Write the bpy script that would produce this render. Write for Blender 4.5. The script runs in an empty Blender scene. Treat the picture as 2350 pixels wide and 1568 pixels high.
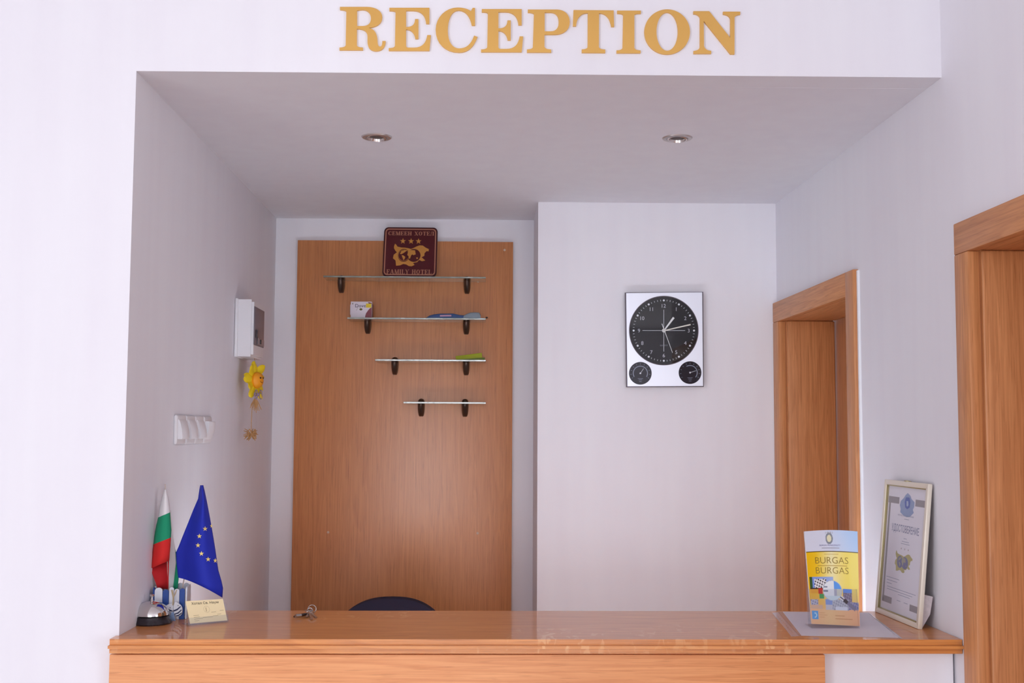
import bpy, bmesh, math, random
from mathutils import Vector, Matrix
from mathutils.geometry import tessellate_polygon
random.seed(7)
S = bpy.context.scene
COL = S.collection
PI = math.pi

# ------------------------------------------------------------------ camera
CAMZ = 1.565
F_PX = 2697.23
PITCH, YAW, ROLL = 0.07718808, 0.0244344, 0.00494801
def cam_rows():
    cy, sy, cp, sp, cr, sr = math.cos(YAW), math.sin(YAW), math.cos(PITCH), math.sin(PITCH), math.cos(ROLL), math.sin(ROLL)
    B = Matrix(((1,0,0),(0,0,-1),(0,1,0)))
    Ry = Matrix(((cy,0,-sy),(0,1,0),(sy,0,cy)))
    Rp = Matrix(((1,0,0),(0,cp,sp),(0,-sp,cp)))
    Rr = Matrix(((cr,-sr,0),(sr,cr,0),(0,0,1)))
    return Rr @ Rp @ Ry @ B
M = cam_rows()
cam_d = bpy.data.cameras.new('camera'); cam = bpy.data.objects.new('camera', cam_d); COL.objects.link(cam)
mw = Matrix.Identity(4)
for i in range(3):
    mw[i][0] = M[0][i]; mw[i][1] = -M[1][i]; mw[i][2] = -M[2][i]
mw[2][3] = CAMZ
cam.matrix_world = mw
cam_d.sensor_width = 36; cam_d.lens = F_PX/2350*36; cam_d.clip_start = .05
S.camera = cam

# ------------------------------------------------------------------ light
S.view_settings.view_transform = 'Standard'; S.view_settings.look = 'None'
S.view_settings.gamma = 1; S.view_settings.use_curve_mapping = False
S.view_settings.exposure = 0.0
w = bpy.data.worlds.new('sky'); S.world = w; w.use_nodes = True
w.node_tree.nodes['Background'].inputs[0].default_value = (.80,.87,1,1)
w.node_tree.nodes['Background'].inputs[1].default_value = 1.0
def area(name, loc, target, sx, sy, power, col):
    d = bpy.data.lights.new(name, 'AREA'); d.shape = 'RECTANGLE'; d.size = sx; d.size_y = sy
    d.energy = power; d.color = col
    o = bpy.data.objects.new(name, d); COL.objects.link(o); o.location = loc
    o.rotation_euler = (Vector(target)-Vector(loc)).to_track_quat('-Z', 'Z').to_euler()
    return o
# daylight through the rear lobby window, added side windows and an added fill strip
LIGHTS = [
 ('daylight_front_window', (.1,-6.95,1.5), (.1,5,1.5), 3.4, 2.5, 160, (.92,.955,1)),
 ('added_daylight_left', (-3.85,-2.0,1.15), (5,-2.0,1.15), 6.0, 2.1, 200, (.92,.955,1)),  # side window light added to brighten the right-hand walls
 ('added_daylight_right', (6.15,-3.2,1.25), (-5,-3.2,1.25), 6.6, 2.1, 240, (.92,.955,1)),  # side window light added to brighten the left alcove wall
 ('added_fill_light', (.14,3.17,1.022), (.14,3.1701,.70), 1.9, .03, 19, (.74,.90,1)),  # added fill lamp, bounced off the desk into the alcove
]
for a in LIGHTS: area(*a)

# ------------------------------------------------------------------ pixel helpers (2350 x 1568 frame -> point on a real plane)
def ray(x, y): return Vector(((x-1175)/F_PX, (y-784)/F_PX, 1)) @ M
def PY(x, y, Y): d = ray(x, y)*(Y/ray(x, y).y); return Vector((d.x, d.y, d.z+CAMZ))
def PX(x, y, X): r = ray(x, y); d = r*(X/r.x); return Vector((d.x, d.y, d.z+CAMZ))
def PZ(x, y, Z): r = ray(x, y); d = r*((Z-CAMZ)/r.z); return Vector((d.x, d.y, Z))

# ------------------------------------------------------------------ materials
def s2l(c): return tuple(((v/255)/12.92 if v/255 <= .04045 else ((v/255+.055)/1.055)**2.4) for v in c)+(1,)
MATS = {}
def base(name):
    m = bpy.data.materials.new(name); m.use_nodes = True
    return m, m.node_tree, m.node_tree.nodes['Principled BSDF']
def mat(name, rgb, rough=.5, metal=0, coat=0, bump=0, bscale=80, spec=None, trans=0, vary=0):
    if name in MATS: return MATS[name]
    m, nt, b = base(name)
    b.inputs['Base Color'].default_value = s2l(rgb); b.inputs['Roughness'].default_value = rough
    b.inputs['Metallic'].default_value = metal; b.inputs['Coat Weight'].default_value = coat
    b.inputs['Coat Roughness'].default_value = .05
    if spec is not None: b.inputs['Specular IOR Level'].default_value = spec
    b.inputs['Transmission Weight'].default_value = trans
    tc = nt.nodes.new('ShaderNodeTexCoord')
    n = nt.nodes.new('ShaderNodeTexNoise'); n.inputs['Scale'].default_value = bscale; n.inputs['Detail'].default_value = 4
    nt.links.new(tc.outputs['Object'], n.inputs['Vector'])
    if vary:
        mx = nt.nodes.new('ShaderNodeMix'); mx.data_type = 'RGBA'
        c = s2l(rgb); mx.inputs[6].default_value = tuple(v*(1-vary) for v in c[:3])+(1,)
        mx.inputs[7].default_value = tuple(min(1, v*(1+vary)) for v in c[:3])+(1,)
        nt.links.new(n.outputs['Fac'], mx.inputs[0]); nt.links.new(mx.outputs[2], b.inputs['Base Color'])
    if bump:
        bp = nt.nodes.new('ShaderNodeBump'); bp.inputs['Strength'].default_value = bump; bp.inputs['Distance'].default_value = .001
        nt.links.new(n.outputs['Fac'], bp.inputs['Height']); nt.links.new(bp.outputs['Normal'], b.inputs['Normal'])
    MATS[name] = m; return m
def wood(name, dark, light, axis='Z', rough=.35, coat=.0, flecks=False, coatr=.1, spec=.5, strength=1.0):
    if name in MATS: return MATS[name]
    m, nt, b = base(name); N = nt.nodes; L = nt.links
    tc = N.new('ShaderNodeTexCoord')
    def mapped(across, along):
        mp = N.new('ShaderNodeMapping')
        v = [across]*3; v['XYZ'.index(axis)] = along
        mp.inputs['Scale'].default_value = v; L.new(tc.outputs['Object'], mp.inputs['Vector']); return mp
    def noise(mp, sc, det=6, dist=0):
        n = N.new('ShaderNodeTexNoise'); n.inputs['Scale'].default_value = sc; n.inputs['Detail'].default_value = det
        n.inputs['Distortion'].default_value = dist
        L.new(mp.outputs[0], n.inputs['Vector']); return n
    fine = noise(mapped(150, 3.2), 1.6, 5); broad = noise(mapped(11, .55), 1, 2, .25); pores = noise(mapped(260, 12), 1.0, 2)
    # contour lines of the broad noise give the cathedral figure
    ml = N.new('ShaderNodeMath'); ml.operation = 'MULTIPLY'; ml.inputs[1].default_value = 14; L.new(broad.outputs['Fac'], ml.inputs[0])
    fr = N.new('ShaderNodeMath'); fr.operation = 'FRACT'; L.new(ml.outputs[0], fr.inputs[0])
    r1 = N.new('ShaderNodeValToRGB'); r1.color_ramp.elements[0].position = 0; r1.color_ramp.elements[0].color = (1,1,1,1)
    r1.color_ramp.elements[1].position = .85; r1.color_ramp.elements[1].color = (.25,.25,.25,1)
    e = r1.color_ramp.elements.new(1); e.color = (1,1,1,1); L.new(fr.outputs[0], r1.inputs[0])
    m1 = N.new('ShaderNodeMix'); m1.data_type = 'FLOAT'; m1.inputs[0].default_value = .24
    L.new(fine.outputs['Fac'], m1.inputs[2]); L.new(r1.outputs[0], m1.inputs[3])
    rp = N.new('ShaderNodeValToRGB'); rp.color_ramp.elements[0].position = .40-.12*strength; rp.color_ramp.elements[1].position = .58+.12*strength
    rp.color_ramp.elements[0].color = s2l(dark); rp.color_ramp.elements[1].color = s2l(light); L.new(m1.outputs[0], rp.inputs[0])
    pr = N.new('ShaderNodeValToRGB'); pr.color_ramp.elements[0].position = .30; pr.color_ramp.elements[1].position = .42
    pr.color_ramp.elements[0].color = (.80,.74,.68,1); pr.color_ramp.elements[1].color = (1,1,1,1); L.new(pores.outputs['Fac'], pr.inputs[0])
    mx = N.new('ShaderNodeMix'); mx.data_type = 'RGBA'; mx.blend_type = 'MULTIPLY'; mx.inputs[0].default_value = .8
    L.new(rp.outputs[0], mx.inputs[6]); L.new(pr.outputs[0], mx.inputs[7]); out = mx.outputs[2]
    if flecks:
        nf = noise(mapped(14, 30), 1.2, 2, .8); nm = noise(mapped(2, 2.2), 1.0, 2)
        rf = N.new('ShaderNodeValToRGB'); rf.color_ramp.elements[0].position = .58; rf.color_ramp.elements[1].position = .64; L.new(nf.outputs['Fac'], rf.inputs[0])
        rm = N.new('ShaderNodeValToRGB'); rm.color_ramp.elements[0].position = .52; rm.color_ramp.elements[1].position = .66; L.new(nm.outputs['Fac'], rm.inputs[0])
        mu = N.new('ShaderNodeMath'); mu.operation = 'MULTIPLY'; L.new(rf.outputs[0], mu.inputs[0]); L.new(rm.outputs[0], mu.inputs[1])
        mh = N.new('ShaderNodeMath'); mh.operation = 'MULTIPLY'; mh.inputs[1].default_value = .5; L.new(mu.outputs[0], mh.inputs[0])
        m3 = N.new('ShaderNodeMix'); m3.data_type = 'RGBA'; m3.inputs[7].default_value = s2l((244,190,132))
        L.new(mh.outputs[0], m3.inputs[0]); L.new(out, m3.inputs[6]); out = m3.outputs[2]
    L.new(out, b.inputs['Base Color']); b.inputs['Roughness'].default_value = rough
    b.inputs['Specular IOR Level'].default_value = spec
    b.inputs['Coat Weight'].default_value = coat; b.inputs['Coat Roughness'].default_value = coatr
    bp = N.new('ShaderNodeBump'); bp.inputs['Strength'].default_value = .25; bp.inputs['Distance'].default_value = .0006
    L.new(pores.outputs['Fac'], bp.inputs['Height']); L.new(bp.outputs['Normal'], b.inputs['Normal'])
    MATS[name] = m; return m
def thin(name, rgb=(252,253,253), rough=.02, trans=.998, ior=1.36):
    if name in MATS: return MATS[name]
    m = bpy.data.materials.new(name); m.use_nodes = True; nt = m.node_tree; N = nt.nodes; N.clear()
    o = N.new('ShaderNodeOutputMaterial'); t = N.new('ShaderNodeBsdfTransparent'); g = N.new('ShaderNodeBsdfGlossy'); d = N.new('ShaderNodeBsdfDiffuse')
    lw = N.new('ShaderNodeLayerWeight'); lw.inputs[0].default_value = .5
    pw = N.new('ShaderNodeMath'); pw.operation = 'POWER'; pw.inputs[1].default_value = 4; nt.links.new(lw.outputs['Facing'], pw.inputs[0])
    f = N.new('ShaderNodeMath'); f.operation = 'MULTIPLY_ADD'; f.inputs[1].default_value = .22
    f.inputs[2].default_value = ((ior-1)/(ior+1))**2; nt.links.new(pw.outputs[0], f.inputs[0]); m1 = N.new('ShaderNodeMixShader'); m2 = N.new('ShaderNodeMixShader')
    t.inputs[0].default_value = s2l(rgb); d.inputs[0].default_value = (.85,.85,.87,1); g.inputs['Roughness'].default_value = rough
    m1.inputs[0].default_value = 1-trans; nt.links.new(t.outputs[0], m1.inputs[1]); nt.links.new(d.outputs[0], m1.inputs[2])
    nt.links.new(f.outputs[0], m2.inputs[0]); nt.links.new(m1.outputs[0], m2.inputs[1]); nt.links.new(g.outputs[0], m2.inputs[2])
    nt.links.new(m2.outputs[0], o.inputs[0]); MATS[name] = m; return m
def printed(name, rough=.3):
    if name in MATS: return MATS[name]
    m, nt, b = base(name); a = nt.nodes.new('ShaderNodeAttribute'); a.attribute_name = 'print'
    nt.links.new(a.outputs['Color'], b.inputs['Base Color']); b.inputs['Roughness'].default_value = rough
    MATS[name] = m; return m
def plaster(name, rgb):
    m, nt, b = base(name); N = nt.nodes; L = nt.links
    tc = N.new('ShaderNodeTexCoord')
    n = N.new('ShaderNodeTexNoise'); n.inputs['Scale'].default_value = 1.1; n.inputs['Detail'].default_value = 3
    mp = N.new('ShaderNodeMapping'); mp.inputs['Scale'].default_value = (14,14,1.2); L.new(tc.outputs['Object'], mp.inputs['Vector'])
    n2 = N.new('ShaderNodeTexNoise'); n2.inputs['Scale'].default_value = 1.0; n2.inputs['Detail'].default_value = 3
    L.new(tc.outputs['Object'], n.inputs['Vector']); L.new(mp.outputs[0], n2.inputs['Vector'])
    ad = N.new('ShaderNodeMath'); ad.operation = 'ADD'; L.new(n.outputs['Fac'], ad.inputs[0]); L.new(n2.outputs['Fac'], ad.inputs[1])
    r = N.new('ShaderNodeMapRange'); r.inputs[1].default_value = .7; r.inputs[2].default_value = 1.3; L.new(ad.outputs[0], r.inputs[0])
    c = s2l(rgb); mx = N.new('ShaderNodeMix'); mx.data_type = 'RGBA'
    mx.inputs[6].default_value = (c[0]*.975, c[1]*.965, c[2]*.98, 1); mx.inputs[7].default_value = (c[0]*1.01, c[1]*1.015, c[2]*1.015, 1)
    L.new(r.outputs[0], mx.inputs[0]); L.new(mx.outputs[2], b.inputs['Base Color'])
    b.inputs['Roughness'].default_value = .75; b.inputs['Specular IOR Level'].default_value = .3
    n3 = N.new('ShaderNodeTexNoise'); n3.inputs['Scale'].default_value = 160; L.new(tc.outputs['Object'], n3.inputs['Vector'])
    bp = N.new('ShaderNodeBump'); bp.inputs['Strength'].default_value = .12; bp.inputs['Distance'].default_value = .0008
    L.new(n3.outputs['Fac'], bp.inputs['Height']); L.new(bp.outputs['Normal'], b.inputs['Normal'])
    MATS[name] = m; return m
WALL = plaster('plaster', (240,237,242))
CEIL = WALL
FLOOR = mat('floor_tile', (222,212,205), .3, bump=.1, vary=.1, bscale=6)
OAKV = wood('oak_vertical', (178,112,64), (224,156,102), 'Z', .42, strength=1.9)
OAKY = wood('oak_along_y', (178,112,64), (224,156,102), 'Y', .42, strength=1.9)
BOARD = wood('oak_board', (184,110,56), (210,138,80), 'Z', .38, coat=.6, coatr=.33, spec=.7, strength=1.7)
OAKX = wood('oak_front', (216,136,80), (244,172,114), 'X', .45, strength=1.2)
TOPM = wood('oak_worktop', (196,116,52), (228,150,78), 'X', .4, coat=.55, flecks=True, coatr=.04)
GOLD = mat('gold_plate', (226,178,98), .36, .75)
WHITE = mat('white_plastic', (236,234,238), .35)
BLACK = mat('black_plastic', (22,20,24), .35)
CHROME = mat('chrome', (215,212,210), .08, 1)
STEEL = mat('steel', (190,188,186), .25, 1)
BRONZE = mat('bronze_metal', (92,78,70), .32, .85)
SILVER = mat('silver_metal', (222,224,234), .38, .7)
GLASSC = thin('clear_pane')
ACRYL = thin('acrylic', (249,250,252), .05, .975)

# ------------------------------------------------------------------ object helpers
def link(o, parent=None):
    COL.objects.link(o)
    if parent is not None: o.parent = parent
    return o
def tag(o, label=None, cat=None, group=None, kind=None):
    if label: o['label'] = label
    if cat: o['category'] = cat
    if group: o['group'] = group
    if kind: o['kind'] = kind
    return o
def thing(name, label, cat, loc, group=None):
    o = bpy.data.objects.new(name, None); o.empty_display_size = .05; o.location = loc; COL.objects.link(o)
    return tag(o, label, cat, group)
def origin(parent):
    return Vector((0,0,0)) if parent is None else Vector(parent.location) + (origin(parent.parent) if parent.parent else Vector((0,0,0)))
def mesh(name, verts, faces, m, parent=None, smooth=False, loc=None, mats=None, midx=None):
    """verts are world coordinates; the object's origin sits at loc (or the parent's origin)."""
    L = Vector(loc) if loc is not None else (origin(parent) if parent else Vector((0,0,0)))
    me = bpy.data.meshes.new(name); me.from_pydata([tuple(Vector(v)-L) for v in verts], [], faces)
    for mm in (mats or [m]): me.materials.append(mm)
    if midx:
        for p, i in zip(me.polygons, midx): p.material_index = i
    if smooth:
        for p in me.polygons: p.use_smooth = True
    me.update()
    o = bpy.data.objects.new(name, me); o.location = L - (origin(parent) if parent else Vector((0,0,0)))
    return link(o, parent)
def autosmooth(o, ang=35):
    bm = bmesh.new(); bm.from_mesh(o.data)
    for f in bm.faces: f.smooth = True
    for e in bm.edges: e.smooth = e.is_manifold and e.calc_face_angle(0) < math.radians(ang)
    bm.to_mesh(o.data); bm.free()
def from_bm(name, bm, m, parent=None, smooth=False, loc=None, mats=None):
    bmesh.ops.recalc_face_normals(bm, faces=bm.faces)
    bm.verts.index_update()
    vs = [v.co.copy() for v in bm.verts]; fs = [[v.index for v in f.verts] for f in bm.faces]; mi = [f.material_index for f in bm.faces]
    o = mesh(name, vs, fs, m, parent, False, loc, mats, mi); bm.free()
    if smooth: autosmooth(o)
    return o
def hexa(bm, c, bev=0, seg=2, mi=0):
    """eight corners: bottom ring of four, then top ring of four"""
    vs = [bm.verts.new(p) for p in c]
    fs = [bm.faces.new([vs[i] for i in q]) for q in ((0,3,2,1),(4,5,6,7),(0,1,5,4),(1,2,6,5),(2,3,7,6),(3,0,4,7))]
    for f in fs: f.material_index = mi
    if bev:
        es = set(e for f in fs for e in f.edges)
        bmesh.ops.bevel(bm, geom=list(es), offset=bev, segments=seg, affect='EDGES', profile=.5)
def boxc(a, b): # corners from min and max
    (x0,y0,z0),(x1,y1,z1) = a, b
    return [(x0,y0,z0),(x1,y0,z0),(x1,y1,z0),(x0,y1,z0),(x0,y0,z1),(x1,y0,z1),(x1,y1,z1),(x0,y1,z1)]
def box(name, a, b, m, parent=None, bev=0, seg=2, loc=None, warp=None):
    bm = bmesh.new(); hexa(bm, boxc(a, b), bev, seg)
    if warp:
        for v in bm.verts: v.co = warp(v.co)
    return from_bm(name, bm, m, parent, bool(bev), loc)
def extrude(name, loops, to3, depth, m, parent=None, bev=0, smooth=False, loc=None):
    """loops: outer 2D polygon then holes; to3(u,v,d) maps to world, d in 0..depth"""
    tri = tessellate_polygon([[Vector((p[0],p[1],0)) for p in l] for l in loops])
    flat = [p for l in loops for p in l]; n = len(flat)
    vs = [to3(p[0], p[1], 0) for p in flat] + [to3(p[0], p[1], depth) for p in flat]
    fs = [tuple(t) for t in tri] + [tuple(i+n for i in reversed(t)) for t in tri]
    k = 0
    for l in loops:
        for i in range(len(l)):
            a, b = k+i, k+(i+1) % len(l); fs.append((a, b, b+n, a+n))
        k += len(l)
    bm = bmesh.new(); bv = [bm.verts.new(v) for v in vs]
    for f in fs:
        try: bm.faces.new([bv[i] for i in f])
        except ValueError: pass
    return from_bm(name, bm, m, parent, smooth, loc)
def lathe(name, prof, c, m, parent=None, seg=40, axis=(0,0,1), loc=None, cap=True, xf=None):
    bm = bmesh.new(); q = Vector((0,0,1)).rotation_difference(Vector(axis)); rings = []
    for r, z in prof:
        if r < 1e-6: rings.append([bm.verts.new(Vector(c)+q @ Vector((0,0,z)))])
        else: rings.append([bm.verts.new(Vector(c)+q @ Vector((r*math.cos(2*PI*i/seg), r*math.sin(2*PI*i/seg), z))) for i in range(seg)])
    for a, b in zip(rings, rings[1:]):
        for i in range(seg):
            j = (i+1) % seg
            if len(a) == 1 and len(b) == 1: continue
            if len(a) == 1: bm.faces.new((a[0], b[i], b[j]))
            elif len(b) == 1: bm.faces.new((a[i], a[j], b[0]))
            else: bm.faces.new((a[i], a[j], b[j], b[i]))
    if cap:
        for r in (rings[0], rings[-1]):
            if len(r) > 1: bm.faces.new(r)
    if xf:
        for v in bm.verts: v.co = xf(v.co)
    return from_bm(name, bm, m, parent, True, loc)
def tube_into(bm, pts, r, seg=8, closed=False):
    pts = [Vector(p) for p in pts]; n = len(pts); rings = []; rr = r if hasattr(r, '__len__') else [r]*n
    prev = None
    for i, p in enumerate(pts):
        if closed: t = pts[(i+1) % n]-pts[i-1]
        else: t = pts[min(i+1, n-1)]-pts[max(i-1, 0)]
        t.normalize()
        if prev is None:
            a = Vector((0,0,1)) if abs(t.z) < .9 else Vector((1,0,0)); u = t.cross(a).normalized()
        else:
            u = (prev - t*prev.dot(t)); u = u.normalized() if u.length > 1e-6 else t.orthogonal().normalized()
        prev = u; v = t.cross(u)
        rings.append([bm.verts.new(p+(u*math.cos(2*PI*k/seg)+v*math.sin(2*PI*k/seg))*rr[i]) for k in range(seg)])
    for i in range(n if closed else n-1):
        a, b = rings[i], rings[(i+1) % n]
        for k in range(seg): bm.faces.new((a[k], a[(k+1) % seg], b[(k+1) % seg], b[k]))
    if not closed: bm.faces.new(rings[0]); bm.faces.new(rings[-1])
def tube(name, pts, r, m, parent=None, seg=8, closed=False, loc=None):
    bm = bmesh.new(); tube_into(bm, pts, r, seg, closed); return from_bm(name, bm, m, parent, True, loc)
def grid(name, f, nu, nv, m, parent=None, thick=0, smooth=True, mats=None, mi=None, loc=None):
    vs = [f(i/nu, j/nv) for j in range(nv+1) for i in range(nu+1)]
    fs = []; idx = []
    for j in range(nv):
        for i in range(nu):
            a = j*(nu+1)+i; fs.append((a, a+1, a+nu+2, a+nu+1)); idx.append(mi((i+.5)/nu, (j+.5)/nv) if mi else 0)
    o = mesh(name, vs, fs, m, parent, smooth, loc, mats, idx)
    if thick:
        s = o.modifiers.new('thickness', 'SOLIDIFY'); s.thickness = thick; s.offset = 0
    return o
# batches of flat printed shapes laid on a surface: surf(u, v, lift) -> world point
class Print:
    def __init__(s, surf): s.surf = surf; s.v = []; s.f = []
    def poly(s, loops, lift=0):
        if not isinstance(loops[0][0], (list, tuple, Vector)): loops = [loops]
        tri = tessellate_polygon([[Vector((p[0],p[1],0)) for p in l] for l in loops])
        k = len(s.v)
        for l in loops:
            for p in l: s.v.append(s.surf(p[0], p[1], lift))
        s.f += [tuple(k+i for i in t) for t in tri]
    def rect(s, x0, y0, x1, y1, lift=0): s.poly([(x0,y0),(x1,y0),(x1,y1),(x0,y1)], lift)
    def line(s, x0, y0, x1, y1, w, lift=0):
        d = Vector((x1-x0, y1-y0)); d.normalize(); n = Vector((-d.y, d.x))*w/2
        s.poly([(x0+n.x,y0+n.y),(x1+n.x,y1+n.y),(x1-n.x,y1-n.y),(x0-n.x,y0-n.y)], lift)
    def disc(s, x, y, rx, ry=None, lift=0, n=24): s.poly([(x+rx*math.cos(2*PI*i/n), y+(ry or rx)*math.sin(2*PI*i/n)) for i in range(n)], lift)
    def ring(s, x, y, r0, r1, lift=0, n=40, a0=0, a1=2*PI, sy=1):
        k = int(n)
        for i in range(k):
            a, b = a0+(a1-a0)*i/k, a0+(a1-a0)*(i+1)/k
            s.poly([(x+r0*math.cos(a), y+sy*r0*math.sin(a)), (x+r1*math.cos(a), y+sy*r1*math.sin(a)), (x+r1*math.cos(b), y+sy*r1*math.sin(b)), (x+r0*math.cos(b), y+sy*r0*math.sin(b))], lift)
    def star(s, x, y, r, lift=0, rot=PI/2, sx=1):
        pts = [(x+sx*(r if i % 2 == 0 else r*.4)*math.cos(rot+i*PI/5), y+(r if i % 2 == 0 else r*.4)*math.sin(rot+i*PI/5)) for i in range(10)]
        s.poly(pts, lift)
    def text(s, t, x, y, h, width=None, align='C', lift=0, flip=1, bold=0):
        cu = bpy.data.curves.new('t', 'FONT'); cu.body = t; cu.size = 1; cu.resolution_u = 3; cu.offset = bold
        o = bpy.data.objects.new('t', cu); COL.objects.link(o)
        dg = bpy.context.evaluated_depsgraph_get(); me = o.evaluated_get(dg).to_mesh()
        vs = [v.co.copy() for v in me.vertices]; fs = [tuple(p.vertices) for p in me.polygons]
        o.evaluated_get(dg).to_mesh_clear(); bpy.data.objects.remove(o); bpy.data.curves.remove(cu)
        if not vs: return
        xa, xb = min(v.x for v in vs), max(v.x for v in vs); sc = h/.73; sx = (width/(xb-xa)) if width else sc
        x0 = x-(xb-xa)*sx*(.5 if align == 'C' else 0)
        k = len(s.v)
        for v in vs: s.v.append(s.surf(x0+(v.x-xa)*sx, y+flip*v.y*sc, lift))
        s.f += [tuple(k+i for i in f) for f in fs]
    def build(s, name, m, parent): return mesh(name, s.v, s.f, m, parent)

# serif capitals made of stems, bars and serifs (unit height) for small engraved lettering
def glyphs():
    T, t, sf = .21, .075, .06
    def stem(x, w=T): return [[(x-w/2,0),(x+w/2,0),(x+w/2,1),(x-w/2,1)], [(x-w/2-sf,0),(x+w/2+sf,0),(x+w/2+sf,t),(x-w/2-sf,t)], [(x-w/2-sf,1-t),(x+w/2+sf,1-t),(x+w/2+sf,1),(x-w/2-sf,1)]]
    def bar(x0, x1, y): return [[(x0,y),(x1,y),(x1,y+t),(x0,y+t)]]
    def term(x, y0, y1): return [[(x-.07,y0),(x,y0),(x,y1),(x-.07,y1)]]
    def diag(x0, y0, x1, y1, w): return [[(x0-w/2,y0),(x0+w/2,y0),(x1+w/2,y1),(x1-w/2,y1)]]
    def ser(x, y): return [[(x-.15,y),(x+.15,y),(x+.15,y+t),(x-.15,y+t)]]
    def ov(x, rx, a0=0, a1=360, k=20):
        o = []
        for i in range(k):
            a, b = math.radians(a0+(a1-a0)*i/k), math.radians(a0+(a1-a0)*(i+1)/k)
            P = lambda q, e: (x+(rx-(T if e else 0))*math.cos(q), .5+(.5-(t if e else 0))*math.sin(q))
            o.append([P(a,0), P(b,0), P(b,1), P(a,1)])
        return o
    G = {}
    G['E'] = (.74, stem(.2)+bar(.2,.7,0)+bar(.2,.7,1-t)+bar(.2,.5,.48)+term(.7,0,.28)+term(.7,.72,1)+term(.52,.36,.66))
    G['F'] = (.7, stem(.2)+bar(.2,.68,1-t)+bar(.2,.5,.48)+term(.68,.72,1)+term(.52,.36,.66))
    G['L'] = (.7, stem(.2)+bar(.2,.67,0)+term(.67,0,.3))
    G['T'] = (.78, stem(.39)+bar(.02,.76,1-t)+term(.09,.72,1)+term(.76,.72,1))
    G['I'] = (.42, stem(.21))
    G['H'] = (.88, stem(.2)+stem(.68)+bar(.2,.68,.47))
    G['M'] = (1.0, stem(.16,.09)+stem(.84)+diag(.5,0,.2,1,.2)+diag(.5,0,.8,1,.08))
    G['A'] = (.84, diag(.12,0,.4,1,.08)+diag(.7,0,.42,1,.22)+bar(.2,.6,.32)+ser(.12,0)+ser(.7,0))
    G['Y'] = (.8, [[(.3,0),(.5,0),(.5,.5),(.3,.5)]]+diag(.4,.45,.12,1,.2)+diag(.42,.45,.7,1,.08)+ser(.4,0)+ser(.12,1-t)+ser(.7,1-t))
    G['O'] = (.86, ov(.42,.38))
    G['C'] = (.78, ov(.4,.37,50,310)+term(.7,.66,.98)+term(.7,.04,.3))
    G['X'] = (.84, diag(.68,0,.14,1,.22)+diag(.14,0,.66,1,.08)+ser(.14,0)+ser(.68,0)+ser(.14,1-t)+ser(.66,1-t))
    G['Л'] = (.84, stem(.66)+diag(.14,0,.3,1,.08)+bar(.25,.66,1-t)+ser(.14,0))
    for c, r in (('С','C'),('Е','E'),('М','M'),('Н','H'),('Х','X'),('О','O'),('Т','T')): G[c] = G[r]
    G[' '] = (.45, [])
    return G
GL = glyphs()
def serif(pr, s, x0, x1, ybase, h, up=1, lift=0):
    tot = sum(GL[c][0]+.06 for c in s)-.06; k = (x1-x0)/tot; x = x0
    for c in s:
        wd, ps = GL[c]
        for p in ps: pr.poly([(x+q[0]*k, ybase+up*q[1]*h) for q in p], lift)
        x += (wd+.06)*k

def bez(path):
    """('L',x,y) points, ('q',cx,cy,x,y), ('c',c1x,c1y,c2x,c2y,x,y)"""
    out = []
    for s in path:
        if s[0] == 'L': out.append((s[1], s[2]))
        else:
            p0 = out[-1]; n = 8
            for i in range(1, n+1):
                t = i/n
                if s[0] == 'q': p = [(1-t)**2*p0[k]+2*t*(1-t)*s[1+k]+t*t*s[3+k] for k in (0,1)]
                else: p = [(1-t)**3*p0[k]+3*t*(1-t)**2*s[1+k]+3*t*t*(1-t)*s[3+k]+t**3*s[5+k] for k in (0,1)]
                out.append(tuple(p))
    return out

ZC = CAMZ-.498; YF = 2.93; ZR = 3.0
def toe(v): v = Vector(v); v.x += .0104*(4.58-v.y); return v
def structure(o): return tag(o, kind='structure')
XL = -.882
# front wall with the wide opening (left pier and the header that carries the letters)
hl, hr = PY(313,163,YF), PY(2155,178,YF)
poly = [(-3.9,0),(XL,0),(hl.x,hl.z),(hr.x,hr.z),(1.30,hr.z),(1.30,ZR),(-3.9,ZR)]
structure(extrude('wall_front', [poly], lambda u,v,d: (u, YF+d, v), .10, WALL))
structure(mesh('wall_left', [(XL,YF+.1,0),(-.886,5.1,0),(-1.0,5.1,0),(-1.0,YF+.1,0),(hl.x,YF+.1,2.56),(-.886,5.1,2.56),(-1.0,5.1,2.56),(-1.0,YF+.1,2.56)],
     [(0,3,2,1),(4,5,6,7),(0,1,5,4),(1,2,6,5),(2,3,7,6),(3,0,4,7)], WALL))
zb = CAMZ+.909
structure(mesh('ceiling', [(-.95,YF+.1,hl.z),(1.25,YF+.1,hr.z),(1.25,5.05,zb),(-.95,5.05,zb-.003),(-.95,YF+.1,2.58),(1.25,YF+.1,2.58),(1.25,5.05,2.58),(-.95,5.05,2.58)],
     [(0,3,2,1),(4,5,6,7),(0,1,5,4),(1,2,6,5),(2,3,7,6),(3,0,4,7)], CEIL))
structure(box('wall_back', (-1.0,4.98,0), (.24,5.1,2.56), WALL))
structure(box('wall_back_step', (.213,4.58,0), (1.30,4.98,2.56), WALL))
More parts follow.
